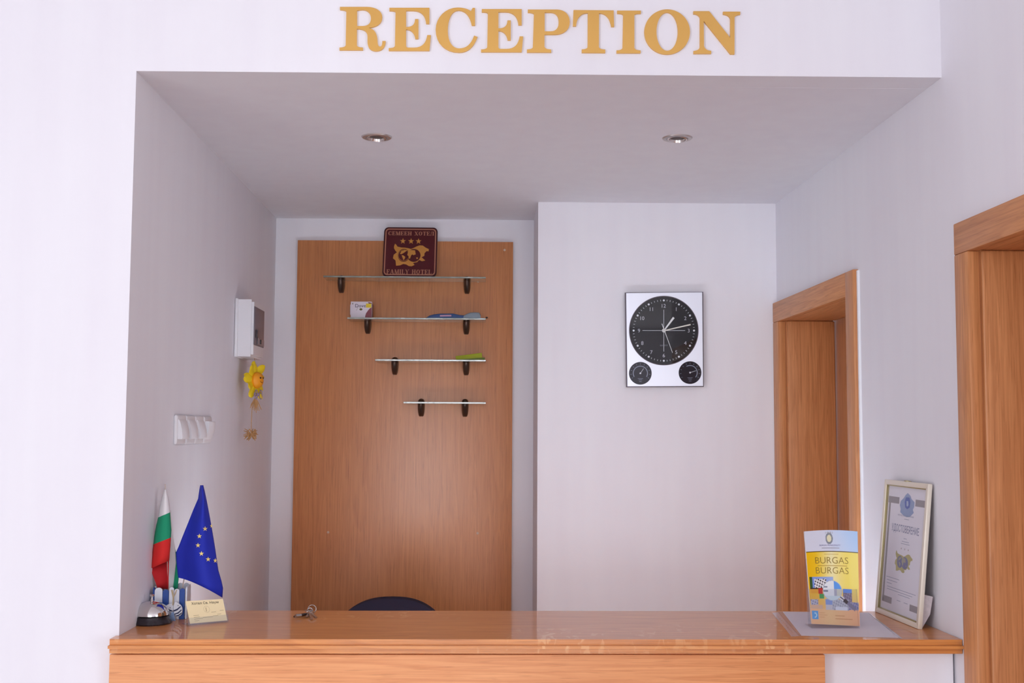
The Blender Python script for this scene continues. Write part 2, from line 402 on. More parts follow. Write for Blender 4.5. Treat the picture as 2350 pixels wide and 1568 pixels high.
# right wall, pierced by the two doors (outline in the Y-Z plane, door notches rise from the floor)
D1 = (3.603, 4.575, CAMZ+.512); D2 = (1.86, 2.838, CAMZ+.517); CW = .078; CV = .056
p = [(1.74,0),(D2[0]+CV,0),(D2[0]+CV,D2[2]-CV),(D2[1]-CV,D2[2]-CV),(D2[1]-CV,0),(D1[0]+CV,0),(D1[0]+CV,D1[2]-CV),(D1[1]-CV,D1[2]-CV),(D1[1]-CV,0),(4.7,0),(4.7,ZR),(1.74,ZR)]
structure(extrude('wall_right', [p], lambda u,v,d: toe((1.155+d, u, v)), .20, WALL))
def door(name, D, caulk=False):
    yn, yf, zt = D
    r = bpy.data.objects.new(name, None); r.location = toe((1.155,(yn+yf)/2,0)); COL.objects.link(r); structure(r)
    x0, x1 = 1.137, 1.166
    box('casing', (x0,yf-CW,0), (x1,yf,zt-CW), OAKV, r, .003, warp=toe)
    box('casing', (x0,yn,0), (x1,yn+CW,zt), OAKV, r, .003, warp=toe)
    bm = bmesh.new(); hexa(bm, [(x0,yn+CW,zt-CW),(x1,yn+CW,zt-CW),(x1,yf,zt-CW),(x0,yf,zt-CW),(x0,yn+CW,zt),(x1,yn+CW,zt),(x1,yf,zt),(x0,yf,zt)], .003)
    for v in bm.verts: v.co = toe(v.co)
    from_bm('casing', bm, OAKY, r, True)
    q = CW-.003; h = zt-q
    box('jamb', (1.172,yf-q,0), (1.360,yf-q+.016,h), OAKV, r, .006, 3, warp=toe)
    box('jamb', (1.172,yn+q-.016,0), (1.360,yn+q,h), OAKV, r, .006, 3, warp=toe)
    box('head_lining', (1.172,yn+q-.016,h), (1.360,yf-q+.016,h+.016), OAKY, r, .006, 3, warp=toe)
    box('rebate_strip', (1.150,yf-q+.005,0), (1.182,yf-q+.016,h), OAKV, r, warp=toe)
    box('rebate_strip', (1.150,yn+q-.016,0), (1.182,yn+q-.005,h), OAKV, r, warp=toe)
    box('rebate_strip', (1.150,yn+q-.016,h+.005), (1.182,yf-q+.016,h+.016), OAKY, r, warp=toe)
    leaf = box('door_leaf', (1.362,yn+.05,0.008), (1.402,yf-.05,zt-.05), OAKV, r, .002, warp=toe)
    lathe('door_handle', [(.0,0),(.009,.001),(.009,.045),(.012,.05),(.012,.11),(.0,.112)], tuple(toe((1.345,yn+.2,1.02))), STEEL, leaf, 16, (0,1,0))
    if caulk: box('caulk_strip', (1.148,yn-.012,0), (1.158,yn+.0,zt-.004), mat('caulk_white', (246,246,250), .5), r, .002, warp=toe)
    return r
door('door_1', D1, True); door('door_2', D2)
structure(box('floor', (-3.9,-7.0,-.05), (6.2,5.1,0), FLOOR))
structure(box('ceiling_lobby', (-3.9,-7.0,ZR), (6.2,YF+.1,ZR+.05), WALL))
# the lobby behind the camera: its glazed front lets the daylight in
WX0, WX1 = -1.6, 1.8
structure(extrude('wall_rear', [[(-3.9,0),(6.2,0),(6.2,ZR),(-3.9,ZR)], [(WX0,.2),(WX1,.2),(WX1,2.8),(WX0,2.8)]], lambda u,v,d: (u,-7.0-d,v), .12, WALL))
structure(extrude('wall_lobby_left', [[(-7.0,0),(YF+.1,0),(YF+.1,ZR),(-7.0,ZR)], [(-5.0,.2),(1.0,.2),(1.0,2.3),(-5.0,2.3)]], lambda u,v,d: (-3.9-d,u,v), .12, WALL))
structure(extrude('wall_lobby_right', [[(-7.0,0),(1.84,0),(1.84,ZR),(-7.0,ZR)], [(-6.5,.2),(.1,.2),(.1,2.3),(-6.5,2.3)]], lambda u,v,d: (6.2+d,u,v), .12, WALL))
structure(box('wall_lobby_back', (1.38,1.74,0), (6.2,1.84,ZR), WALL))
def window(name, ax, pos, l0, l1, z0, z1, n):
    r = bpy.data.objects.new(name, None); r.location = (pos,(l0+l1)/2,z0) if ax else ((l0+l1)/2,pos,z0); COL.objects.link(r); structure(r)
    def bx(nm, a, b, za, zb, m, g): return box(nm, (pos-g,a,za) if ax else (a,pos-g,za), (pos+g,b,zb) if ax else (b,pos+g,zb), m, r)
    for i in range(n+1):
        c = l0+(l1-l0)*i/n; bx('mullion', max(l0,c-.03), min(l1,c+.03), z0, z1, WHITE, .03)
    for i in range(n):
        c0, c1 = l0+(l1-l0)*i/n+.03, l0+(l1-l0)*(i+1)/n-.03
        bx('rail', c0, c1, z0, z0+.06, WHITE, .03); bx('rail', c0, c1, z1-.06, z1, WHITE, .03); bx('pane', c0, c1, z0+.06, z1-.06, GLASSC, .002)
window('window_1', 0, -7.06, WX0, WX1, .2, 2.8, 4)
window('window_added_left', 1, -3.96, -5.0, 1.0, .2, 2.3, 4)  # unseen window added for the left side light
window('window_added_right', 1, 6.26, -6.5, .1, .2, 2.3, 4)  # unseen window added for the right side light

# ------------------------------------------------------------------ counter
structure(box('wall_counter', (.84,YF,0), (1.166,YF+.10,ZC-.034), WALL))
cb = thing('counter_front', 'oak veneered front panel of the reception counter below the worktop', 'counter', (-.02,2.95,0))
box('front_panel', (-.894,2.900,0), (.839,2.928,ZC-.040), OAKX, cb, .0015)
box('support_rail', (-.86,3.04,ZC-.07), (1.15,3.07,ZC-.0345), OAKX, cb, .002)
box('kick_board', (-.88,2.906,0.001), (.83,2.9285,.08), OAKX, cb)
wt = thing('worktop', 'long glossy oak worktop of the reception counter', 'counter', (.14,3.1,ZC-.034))
outline = [(-.889,2.868),(1.1705,2.868),(1.1665,3.335),(-.8815,3.335),(-.8815,2.929),(-.889,2.929)]
bm = bmesh.new()
b0 = [bm.verts.new((x,y,ZC-.034)) for x,y in outline]; b1 = [bm.verts.new((x,y,ZC)) for x,y in outline]
bm.faces.new(list(reversed(b0))); bm.faces.new(b1)
for i in range(6): bm.faces.new((b0[i], b0[(i+1)%6], b1[(i+1)%6], b1[i]))
bmesh.ops.bevel(bm, geom=[e for e in bm.edges if abs(e.verts[0].co.y-2.868) < 1e-4 and abs(e.verts[1].co.y-2.868) < 1e-4 and abs(e.verts[0].co.z-e.verts[1].co.z) < 1e-5], offset=.0135, segments=6, affect='EDGES')
from_bm('countertop', bm, TOPM, wt, True)

box('added_fill_strip', (-.81,3.15,1.024), (1.09,3.19,1.0305), WHITE, wt, .001)  # housing of the added fill lamp, unseen below the worktop
dk = thing('added_bounce_desk', 'unseen white desk added behind the counter to bounce fill light up', 'desk', (.14,3.4,.70))  # unseen desk, added to throw the strip's light upward
box('bounce_top', (-.875,3.04,.70), (1.15,3.72,.735), WHITE, dk, .002)
for x in (-.86,1.12): box('side_panel', (x,3.10,0), (x+.02,3.66,.70), WHITE, dk)
# ------------------------------------------------------------------ RECEPTION letters
def S1(p): return (760+p[0]/7.344, p[1]/7.344)
def S2(p): return (1080+p[0]/7.344, p[1]/7.344)
def S3(p): return (1400+p[0]/7.344, p[1]/7.344)
def S4(p): return (760+p[0]/2.448, p[1]/2.448)
R_ = [('L',148,115),('L',600,115),('c',760,115,860,190,860,285),('c',860,400,760,460,630,468),('c',740,490,775,570,780,690),('c',783,760,800,785,825,785),('c',850,785,862,750,862,690),('L',918,690),('c',918,800,850,862,760,862),('c',660,862,612,800,612,700),('L',612,620),('c',612,530,560,490,432,486),('L',432,760),('q',440,800,535,800),('L',535,845),('L',140,845),('L',140,800),('q',240,800,245,760),('L',255,200),('q',255,170,148,165)]
R_h = [('L',435,175),('L',530,165),('c',620,165,670,230,670,310),('c',670,400,610,438,530,438),('L',435,438)]
E_ = [('L',982,130),('L',1655,130),('L',1655,400),('L',1600,400),('c',1590,270,1530,180,1380,180),('L',1262,180),('L',1262,455),('c',1350,455,1410,430,1415,320),('L',1470,320),('L',1470,655),('L',1418,655),('c',1400,540,1340,500,1262,497),('L',1262,765),('q',1262,800,1300,802),('L',1400,802),('c',1540,802,1600,720,1620,590),('L',1680,590),('L',1655,855),('L',970,855),('L',970,810),('q',1070,810,1075,770),('L',1085,210),('q',1085,180,982,182)]
C_ = [('L',808,44),('L',808,143),('L',790,143),('c',780,95,760,60,716,58),('c',675,58,655,110,655,170),('c',655,240,685,272,718,272),('c',760,272,785,250,803,200),('L',822,207),('c',800,265,770,295,718,295),('c',640,295,587,240,587,168),('c',587,95,645,42,710,42),('c',740,42,765,48,785,62),('L',795,44)]
P_ = [('L',965,160),('L',1450,160),('c',1600,160,1672,260,1672,370),('c',1672,500,1570,583,1420,583),('L',1245,583),('L',1245,780),('q',1250,832,1355,832),('L',1360,883),('L',950,883),('L',950,832),('q',1045,832,1050,790),('L',1068,240),('q',1060,212,965,210)]
P_h = [('L',1248,210),('L',1350,210),('c',1450,210,1485,280,1485,370),('c',1485,470,1440,527,1350,527),('L',1248,527)]
T_ = [('L',1362,56),('L',1587,58),('L',1590,150),('L',1574,150),('c',1565,100,1545,74,1505,74),('L',1504,262),('q',1505,277,1540,278),('L',1540,297),('L',1408,296),('L',1408,277),('q',1440,277,1441,262),('L',1442,73),('c',1400,73,1380,100,1376,147),('L',1358,147)]
I_ = [('L',120,178),('L',520,178),('L',520,228),('q',420,228,410,250),('L',410,800),('q',415,848,515,848),('L',515,895),('L',110,895),('L',110,848),('q',205,848,212,800),('L',222,260),('q',222,228,120,226)]
ell = lambda cx,cy,rx,ry: [(cx+rx*math.cos(2*PI*i/96), cy+ry*math.sin(2*PI*i/96)) for i in range(96)]
N_ = [('L',1405,187),('L',1672,187),('L',2025,635),('L',2028,330),('q',2020,252,1905,240),('L',1905,195),('L',2195,195),('L',2195,245),('q',2105,250,2098,300),('L',2098,915),('L',2030,915),('L',1580,355),('L',1585,770),('q',1600,850,1705,855),('L',1705,905),('L',1408,905),('L',1408,858),('q',1510,850,1515,780),('L',1515,300),('q',1490,235,1405,235)]
sh = lambda pts: [(x+211.9, y+3) for x, y in pts]
LET = [('R', [list(map(S1,bez(R_))), list(map(S1,bez(R_h)))]), ('first E', [list(map(S1,bez(E_)))]), ('C', [list(map(S4,bez(C_)))]),
       ('second E', [sh(list(map(S1,bez(E_))))]), ('P', [list(map(S2,bez(P_))), list(map(S2,bez(P_h)))]), ('T', [list(map(S4,bez(T_)))]),
       ('I', [list(map(S3,bez(I_)))]), ('O', [list(map(S3,ell(963,537,385,380))), list(map(S3,ell(963,532,180,322)))]), ('N', [list(map(S3,bez(N_)))])]
for ch, loops in LET:
    xs = [p[0] for p in loops[0]]; ys = [p[1] for p in loops[0]]
    c = PY(sum((min(xs),max(xs)))/2, sum((min(ys),max(ys)))/2, YF-.004)
    o = extrude('sign_letter', loops, lambda u,v,d: PY(u,v,YF-.006)+Vector((0,d,0)), .006, GOLD, loc=c)
    tag(o, 'brushed gold serif capital letter %s of the reception sign above the opening' % ch, 'letter', 'gold letters of the reception sign')

# ------------------------------------------------------------------ wooden board with the glass shelves
bd = thing('wall_board', 'tall oak veneered board fixed to the back wall behind the glass shelves', 'board', (-.33,4.96,.02))
box('panel', (-.790,4.958,.02), (.124,4.98,CAMZ+.809), BOARD, bd, .0015)
for x, y in ((1158,574),(1097,646),(760,642),(753,1222),(1096,1224)):
    q = PY(x, y, 4.958)
    lathe('screw_cap', [(0,.0),(.0052,.0),(.0048,.0012),(.0,.0016)], tuple(q), mat('cap_cream', (206,178,156), .4), bd, 12, (0,-1,0))
SHG = None
def glassmat():
    m, nt, b = base('shelf_glass')
    b.inputs['Base Color'].default_value = (.86,.95,.90,1); b.inputs['Roughness'].default_value = .02
    b.inputs['Transmission Weight'].default_value = 1; b.inputs['IOR'].default_value = 1.46
    return m
SHG = glassmat()
SHE = mat('glass_ground_edge', (112,116,98), .12, spec=1.0, coat=1, bump=1, bscale=55)
YB, YS = 4.958, 4.842
shelves = [((742,1115), (632,636.3), (784,1072), 'top glass shelf, the longest, with the maroon hotel plaque on it', 0),
           ((797,1115), (728,731), (846,1071), 'second glass shelf down, holding the soap carton and the toothbrush pack', 0),
           ((861,1115), (823.5,827), (909,1071.5), 'third glass shelf down, with a lime green card on its right end', 1),
           ((926,1115), (922,923.5), (970,1069.5), 'lowest and shortest glass shelf, empty, with bronze knobs showing above it', 1)]
SHZ = []
proto = {}
for (xa,xb), (ya,yb), br, lab, nub in shelves:
    pa, pb = PY(xa,ya,YS), PY(xb,yb,YS); z = (pa.z+pb.z)/2; SHZ.append(z)
    t = thing('glass_shelf', lab, 'shelf', ((pa.x+pb.x)/2, YB, z-.007), 'stepped glass shelves on the oak board')
    bm = bmesh.new(); hexa(bm, boxc((pa.x,YS,z-.007),(pb.x,YB-.0012,z)), .0006, 1)
    for f in bm.faces:
        if abs(f.normal.z) < .5 and abs(f.normal.x) < .5: f.material_index = 1
    from_bm('glass_plate', bm, SHG, t, False, mats=[SHG, SHE])
    for bx_ in br:
        c = PY(bx_, 650, YB).x; zt = z-.0075
        # clamp: jaw below the plate, tapering down to a rounded toe, with a domed knob over the plate
        bm = bmesh.new(); rows = [(0,.0142,.052),(-.008,.0146,.050),(-.022,.0142,.042),(-.036,.0125,.032),(-.046,.0105,.022),(-.051,.008,.012)]
        prev = None
        for dz, hw, dp in rows:
            n = 12; ring = [bm.verts.new((c+hw*math.cos(PI*i/n), YB-dp*(math.sin(PI*i/n))**.55 if 0<i<n else YB-.0005, zt+dz)) for i in range(n+1)]
            if prev:
                for i in range(n): bm.faces.new((prev[i], prev[i+1], ring[i+1], ring[i]))
                bm.faces.new((prev[n], prev[0], ring[0], ring[n]))
            else: bm.faces.new(ring)
            prev = ring
        bm.faces.new(list(reversed(prev)))
        b_ = from_bm('bracket', bm, BRONZE, t, True)
        bm = bmesh.new(); prev = None
        for dz, hw, dp in [(0,.0142,.034),(.007,.0132,.031),(.0125,.010,.024),(.0155,.004,.012)]:
            n = 12; ring = [bm.verts.new((c+hw*math.cos(PI*i/n), YB-dp*(math.sin(PI*i/n))**.55 if 0<i<n else YB-.0005, z+.0004+dz)) for i in range(n+1)]
            if prev:
                for i in range(n): bm.faces.new((prev[i], ring[i], ring[i+1], prev[i+1]))
                bm.faces.new((prev[n], ring[n], ring[0], prev[0]))
            else: bm.faces.new(list(reversed(ring)))
            prev = ring
        bm.faces.new(prev)
        from_bm('bracket_knob', bm, BRONZE, b_, True)

# ------------------------------------------------------------------ hotel plaque leaning on the board over the top shelf
z0 = SHZ[0]+.0008
pl = thing('hotel_plaque', 'square maroon family hotel plaque with gold map and three stars, standing on the top shelf', 'plaque', (PY(941,633,4.87).x, 4.87, z0))
# crop frame of the plaque: x 210..1550, y 175..1395 (10.81 units per pixel)
YP0, YP1 = 4.868, 4.950
zt = PY(941, 521.5, YP1).z
def plq(u, v, lift=0):
    px = 860+u/10.81; k = (1395-v)/(1395-172)
    y = YP0+(YP1-YP0)*k; z = z0+(zt-z0)*k
    x = PY(px, 575, (YP0+YP1)/2).x
    return Vector((x, y-lift, z+lift*.3))
def rrect(x0,y0,x1,y1,r,n=6):
    o = []
    for cx,cy,a in ((x1-r,y1-r,0),(x0+r,y1-r,90),(x0+r,y0+r,180),(x1-r,y0+r,270)):
        for i in range(n+1):
            t = math.radians(a+90*i/n); o.append((cx+r*math.cos(t), cy+r*math.sin(t)))
    return o
MAR = mat('maroon_enamel', (84,20,28), .3); GPL = mat('plaque_gold', (214,150,72), .35, .2); GPL2 = mat('plaque_gold_dull', (190,130,104), .4)
extrude('plate', [rrect(212,178,1548,1390,110)], lambda u,v,d: plq(u,v,-d), .004, mat('maroon_edge', (62,16,22), .3), pl)
P = Print(plq); P.poly([rrect(235,200,1525,1368,95)], .0004); P.build('face', MAR, pl)
P = Print(plq); P.poly([rrect(246,214,1512,1356,85), list(reversed(rrect(272,240,1486,1330,65)))], .0007); P.build('border_line', GPL2, pl)
P = Print(plq)
serif(P, 'СЕМЕЕН ХОТЕЛ', 315, 1460, 380, 98, -1, .0008); P.build('lettering', GPL2, pl); P = Print(plq); serif(P, 'FAMILY HOTEL', 312, 1425, 1330, 112, -1, .0008); P.build('lettering', GPL2, pl)
for x in (690,893,1078): P = Print(plq); P.star(x, 525, 78, .0008, -PI/2); P.build('star', GPL, pl)
BG = [(475,650),(495,590),(520,605),(560,660),(650,680),(740,685),(820,695),(900,715),(960,690),(1040,650),(1110,625),(1190,630),(1260,680),(1340,715),(1335,770),(1285,765),(1235,820),(1235,880),(1165,920),(1200,945),(1260,995),(1180,1015),(1110,985),(1060,1040),(1000,1050),(960,1060),(1000,1105),(930,1140),(860,1135),(790,1095),(720,1085),(640,1120),(545,1130),(525,1000),(460,950),(475,860),(550,800),(510,760),(475,700)]
CONT = [[(630,840),(660,770),(740,745),(810,745),(760,790),(700,830),(660,850)], [(670,870),(720,880),(765,915),(750,960),(720,995),(700,940)], [(830,760),(900,745),(1000,750),(1020,850),(960,870),(940,850),(910,870),(880,960),(855,950),(840,890),(810,870)], [(1030,930),(1070,920),(1080,950),(1050,965)]]
P = Print(plq); P.poly(BG, .0008); mp_ = P.build('map_emblem', GPL, pl)
P = Print(plq); P.disc(725,875,148,158,.0011); P.build('globe', MAR, mp_); P = Print(plq); P.disc(975,875,165,158,.0011); P.build('globe', MAR, mp_)
P = Print(plq)
for c in CONT: P.poly(c, .0014)
P.ring(725,875,132,140,.0014,36); P.build('continents', GPL, mp_)

# ------------------------------------------------------------------ things on the shelves
z = SHZ[1]+.0006
sb = thing('soap_carton', 'small white soap carton with maroon end and yellow sticker, on the second shelf', 'soap', (PY(828,728,4.88).x,4.88,z))
YQ = 4.872
def sq(u, v, lift=0):   # 2350-frame pixels on the carton's front
    q = PY(u, v, YQ); return Vector((q.x, YQ-lift, q.z-(PY(828,728.6,YQ).z-z)))
cw = PY(853,700,YQ).x; cx0 = PY(805,700,YQ).x; ht = sq(820,691).z
box('carton', (cx0,YQ,z), (cw,YQ+.036,ht), mat('carton_white', (226,216,226), .4), sb, .001, loc=None)
box('inner_tray', (cx0-.003,YQ+.006,z+.014), (cx0+.001,YQ+.030,ht-.012), mat('carton_white', (226,216,226), .4), sb, .0005)
box('rear_carton', (cx0+.016,YQ+.037,z), (cw+.001,YQ+.062,ht-.006), mat('carton_maroon', (120,40,54), .4), sb, .001)
P = Print(sq); P.text('Dove', 827.5, 704.3, 8, 24, lift=.0006, flip=-1); P.build('lettering', mat('ink_navy', (52,38,78), .5), sb)
P = Print(sq); P.disc(828.3,709,3.4,2.6,.0006); P.line(818,712,822,702,.5,.0006); P.disc(809.5,696,.9,1.8,.0006); P.build('emblem', mat('olive_ink', (110,104,44), .5), sb)
P = Print(sq); P.poly([(838,725),(840,718),(845,711),(849,706.5),(852.7,704.5),(852.7,728.2),(838,728.2)], .0006); P.build('berry_print', mat('berry', (128,28,50), .4, vary=.35, bscale=300), sb)
P = Print(sq); P.poly([(844.5,692.5),(852.7,694),(852.7,697),(847,697)], .0006); P.build('corner_print', mat('carton_maroon', (120,40,54), .4), sb)
box('price_sticker', sq(840,705)-Vector((0,.0015,0)), (sq(852.3,696).x,YQ-.0002,sq(852.3,696).z), mat('sticker_yellow', (232,204,30), .5), sb)

YT = 4.875
tb = thing('toothbrush_pack', 'blue packaged toothbrush with a clear domed end, lying on the second shelf', 'toothbrush', (PY(1040,730,YT).x,YT,z))
dz = PY(1040,729.3,YT).z-z
T3 = lambda x, y, Y=YT: Vector((PY(x,y,Y).x, Y, PY(x,y,Y).z-dz))
def blister(name, prof, depth, m, y0):   # profile of (x, y top) pixel pairs lofted to a pillow
    bm = bmesh.new(); prev = None
    for x, yt in prof:
        hgt = max(T3(x,yt).z-z, .0006); X = T3(x,yt).x; dpt = depth*min(1, .35+hgt/.02); n = 8
        ring = [bm.verts.new((X, y0-dpt*math.cos(PI*i/n), z+.0003+hgt*(math.sin(PI*i/n))**.6)) for i in range(n+1)]
        if prev:
            for i in range(n): bm.faces.new((prev[i], ring[i], ring[i+1], prev[i+1]))
            bm.faces.new((prev[n], ring[n], ring[0], prev[0]))
        else: bm.faces.new(list(reversed(ring)))
        prev = ring
    bm.faces.new(prev); return from_bm(name, bm, m, tb, True)
BLU = mat('blue_card', (58,92,148), .25, coat=.6)
blister('handle_pack', [(976,728.8),(980,726),(986,722),(995,719.5),(1010,717.6),(1040,717.4),(1046,719),(1056,721),(1066,721.6),(1072,723)], .016, BLU, YT)
blister('head_blister', [(1060,724),(1066,721),(1072,717.8),(1080,715),(1092,714.6),(1100,715.2),(1103,720),(1104,728)], .017, mat('blister_plastic', (176,196,210), .1, coat=1, trans=.4), YT)
box('brush_head', (T3(1064,720).x,YT-.006,z+.006), (T3(1094,720).x,YT+.004,z+.013), mat('brush_white', (232,236,244), .2), tb, .002)
box('backing_card', (T3(980,728).x,YT-.020,z), (T3(1112,728).x,YT+.020,z+.0018), mat('teal_card', (60,104,128), .3), tb)
lathe('hook_end', [(0,-.004),(.004,-.003),(.0055,0),(.004,.003),(0,.004)], tuple(T3(1117,727)), mat('dark_plastic', (70,58,54), .4), tb, 12)
P = Print(lambda u,v,l: Vector((T3(u,v).x, YT-.0165-l, T3(u,v).z))); P.poly([(1010,722),(1036,721.5),(1036,725),(1010,725.5)], .001); P.build('label_print', mat('pink_print', (196,150,180), .4), tb)

z = SHZ[2]+.0006
gc = thing('green_card', 'lime green folded card lying on the right end of the third shelf', 'card', (PY(1080,826,4.87).x,4.87,z))
dz = PY(1080,827.3,4.87).z-z
G3 = lambda x,y,Y: Vector((PY(x,y,Y).x, Y, max(z+.0002, PY(x,y,Y).z-dz)))
LIME = mat('lime_card', (160,168,18), .55)
bm = bmesh.new(); hexa(bm, [G3(1047,826.6,4.862),G3(1107,824.6,4.858),G3(1107,824.6,4.915),G3(1047,826.6,4.915),G3(1045,818.5,4.866),G3(1105.5,810.8,4.862),G3(1105.5,810.8,4.915),G3(1045,818.5,4.915)], .0006, 1)
from_bm('folded_sleeve', bm, LIME, gc)
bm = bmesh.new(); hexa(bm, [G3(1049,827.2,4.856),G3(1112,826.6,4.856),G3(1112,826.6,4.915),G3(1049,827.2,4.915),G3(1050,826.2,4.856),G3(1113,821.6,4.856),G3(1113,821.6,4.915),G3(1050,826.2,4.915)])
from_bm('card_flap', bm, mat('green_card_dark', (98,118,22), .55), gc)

# ------------------------------------------------------------------ wall clock
YC = 4.546
ck = thing('wall_clock', 'rectangular silver wall clock with round black dial and two small gauges', 'clock', (PY(1525,888,YC).x, 4.58, PY(1525,889,YC).z))
CK = lambda u,v,l=0: PY(u,v,YC)+Vector((0,-l,0))
bm = bmesh.new()
fc = [(1437,889),(1616,888),(1614.5,669.5),(1434,671.5)]
bk = [PY(u,v,4.579) for u,v in ((1439,885),(1611,884.5),(1609.5,673.5),(1437,675.5))]
f0 = [bm.verts.new(CK(*q)+Vector((0,.006,0))) for q in fc]; k0 = [bm.verts.new(q) for q in bk]
bm.faces.new(f0); bm.faces.new(list(reversed(k0)))
for i in range(4): bm.faces.new((f0[i], k0[i], k0[(i+1)%4], f0[(i+1)%4]))
from_bm('case_rim', bm, mat('clock_rim', (96,86,94), .4, .3), ck)
face = [(1440,887),(1613.5,886),(1611.5,671),(1437,673)]
extrude('case_front', [face], lambda u,v,d: CK(u,v,-d), .0065, SILVER, ck, loc=None)
def disc3(name, cx, cy, r, l0, l1, m, par, n=56): return extrude(name, [ell(cx,cy,r,r)], lambda u,v,d: CK(u,v,l0+d), l1-l0, m, par, smooth=True)
DB = mat('dial_black', (17,16,22), .6, spec=.12)
C0 = (1523.3,759)
d0 = disc3('dial', *C0, 79, -.001, .0008, DB, ck)
dr = extrude('bezel', [ell(*C0,79.8,79.8), list(reversed(ell(*C0,78.2,78.2)))], lambda u,v,d: CK(u,v,d), .0016, mat('clock_rim', (96,86,94)), ck)
INK = mat('dial_white', (232,232,240), .5)
P = Print(CK)
for i in range(60):
    a = 2*PI*i/60; s, c = math.sin(a), -math.cos(a)
    if i % 5 == 0: P.disc(C0[0]+69.3*s, C0[1]+69.3*c, 2.3, lift=.0012, n=14)
    else: P.line(C0[0]+67.6*s, C0[1]+67.6*c, C0[0]+71.2*s, C0[1]+71.2*c, .75, .0012)
tag(P.build('minute_marks', INK, d0), kind='stuff')
for i in range(1, 13):
    a = 2*PI*i/12; r = 57; P = Print(CK)
    P.text(str(i), C0[0]+r*math.sin(a), C0[1]-r*math.cos(a)+4.3, 8.8, lift=.0012, flip=-1)
    P.build('numeral', mat('dial_numeral', (196,194,206), .5), d0)
P = Print(CK)
P.line(C0[0]-49,759,C0[0]+49,759,.9,.0010); P.line(C0[0],711,C0[0],807,.9,.0010); P.build('cross_lines', INK, d0)
P = Print(CK); P.text('QUARTZ', C0[0], 794.5, 3.2, 18, lift=.0012, flip=-1); P.build('lettering', mat('dial_grey', (140,138,150), .5), d0)
def hand(name, pts, l, m): return extrude(name, [pts], lambda u,v,d: CK(u,v,l+d), .0008, m, ck)
def hp(x0,y0,x1,y1,w0,w1):
    d = Vector((x1-x0,y1-y0)).normalized(); n = Vector((-d.y,d.x))
    return [(x0+n.x*w0,y0+n.y*w0),(x1+n.x*w1,y1+n.y*w1),(x1-n.x*w1,y1-n.y*w1),(x0-n.x*w0,y0-n.y*w0)]
HW = mat('hand_white', (244,244,246), .35)
hand('hour_hand', hp(1525.5,756.5,1546,729,1.5,2.4), .0020, HW)
hand('minute_hand', hp(1527,758.5,1584.5,745.3,1.2,1.5), .0032, mat('hand_cream', (236,228,216), .35))
hand('second_hand', hp(1518.6,743.5,1543,810,.7,.4), .0044, HW)
disc3('hub', *C0, 4.4, .0015, .0056, mat('hub_grey', (196,192,190), .3, .5), ck, 24)
for gx, gy, nx, ny, nm in ((1469.5,857,1477,846,'humidity_gauge'), (1583.5,855.5,1597,851,'temperature_gauge')):
    g = disc3(nm, gx, gy, 26, -.001, .0008, mat('gauge_face', (44,44,54), .6, spec=.12), ck)
    P = Print(CK); P.ring(gx, gy, 15.5, 17.2, .0012, 28, math.radians(150 if nx<1500 else -120), math.radians(390 if nx<1500 else 40))
    for i in range(11):
        a = math.radians(150+24*i); P.line(gx+20*math.cos(a), gy+20*math.sin(a), gx+23*math.cos(a), gy+23*math.sin(a), .7, .0012)
    P.build('scale_marks', mat('gauge_marks', (150,156,178), .5), g)
    P = Print(CK); P.line(gx, gy, nx, ny, .8, .0018); P.disc(gx, gy, 2, lift=.0019, n=16); P.build('needle', INK, g)
    P = Print(CK)
    for dy, wd in ((12,12),(15,8),(19,6)): P.line(gx-wd/2, gy+dy, gx+wd/2, gy+dy, .8, .0012)
    P.build('gauge_text', mat('gauge_marks', (150,156,178)), g)
    extrude('gauge_glass', [ell(gx,gy,25.6,25.6)], lambda u,v,d: CK(u,v,.0034+d), .0008, GLASSC, ck, smooth=True)
extrude('dial_glass', [ell(*C0,78,78)], lambda u,v,d: CK(u,v,.0062+d), .0008, GLASSC, ck, smooth=True)

# ------------------------------------------------------------------ ceiling spotlights (switched off)
for x, y, lab in ((864.5,311,'recessed round spotlight on the left of the alcove ceiling, switched off'), (1554.5,316.5,'recessed round spotlight on the right of the alcove ceiling, switched off')):
    q = PZ(x, y, CAMZ+.911); c = (q.x, q.y, PZ(x,y,CAMZ+.911).z-.0015)
    c = (q.x, q.y, (hl.z+(hr.z-hl.z)*(q.x-hl.x)/(hr.x-hl.x)))
    t = thing('ceiling_spotlight', lab, 'spotlight', c, 'ceiling spotlights of the alcove')
    RIM = mat('spot_rim', (196,188,186), .3, .7)
    lathe('rim', [(.047,.001),(.047,-.002),(.044,-.005),(.034,-.006),(.032,-.003),(.031,.0)], c, RIM, t, 44, cap=False)
    lathe('gimbal_ring', [(.031,-.001),(.030,-.007),(.026,-.0085),(.024,-.004),(.023,-.001)], (c[0],c[1],c[2]+.0005), mat('gimbal', (214,206,202), .22, .9), t, 40, (.06,.10,1), cap=False)
    lathe('bulb', [(0,-.004),(.010,-.0035),(.018,-.0025),(.0225,-.0015),(.0225,.0)], (c[0],c[1],c[2]-.0005), mat('bulb_dark', (86,76,74), .45), t, 32)

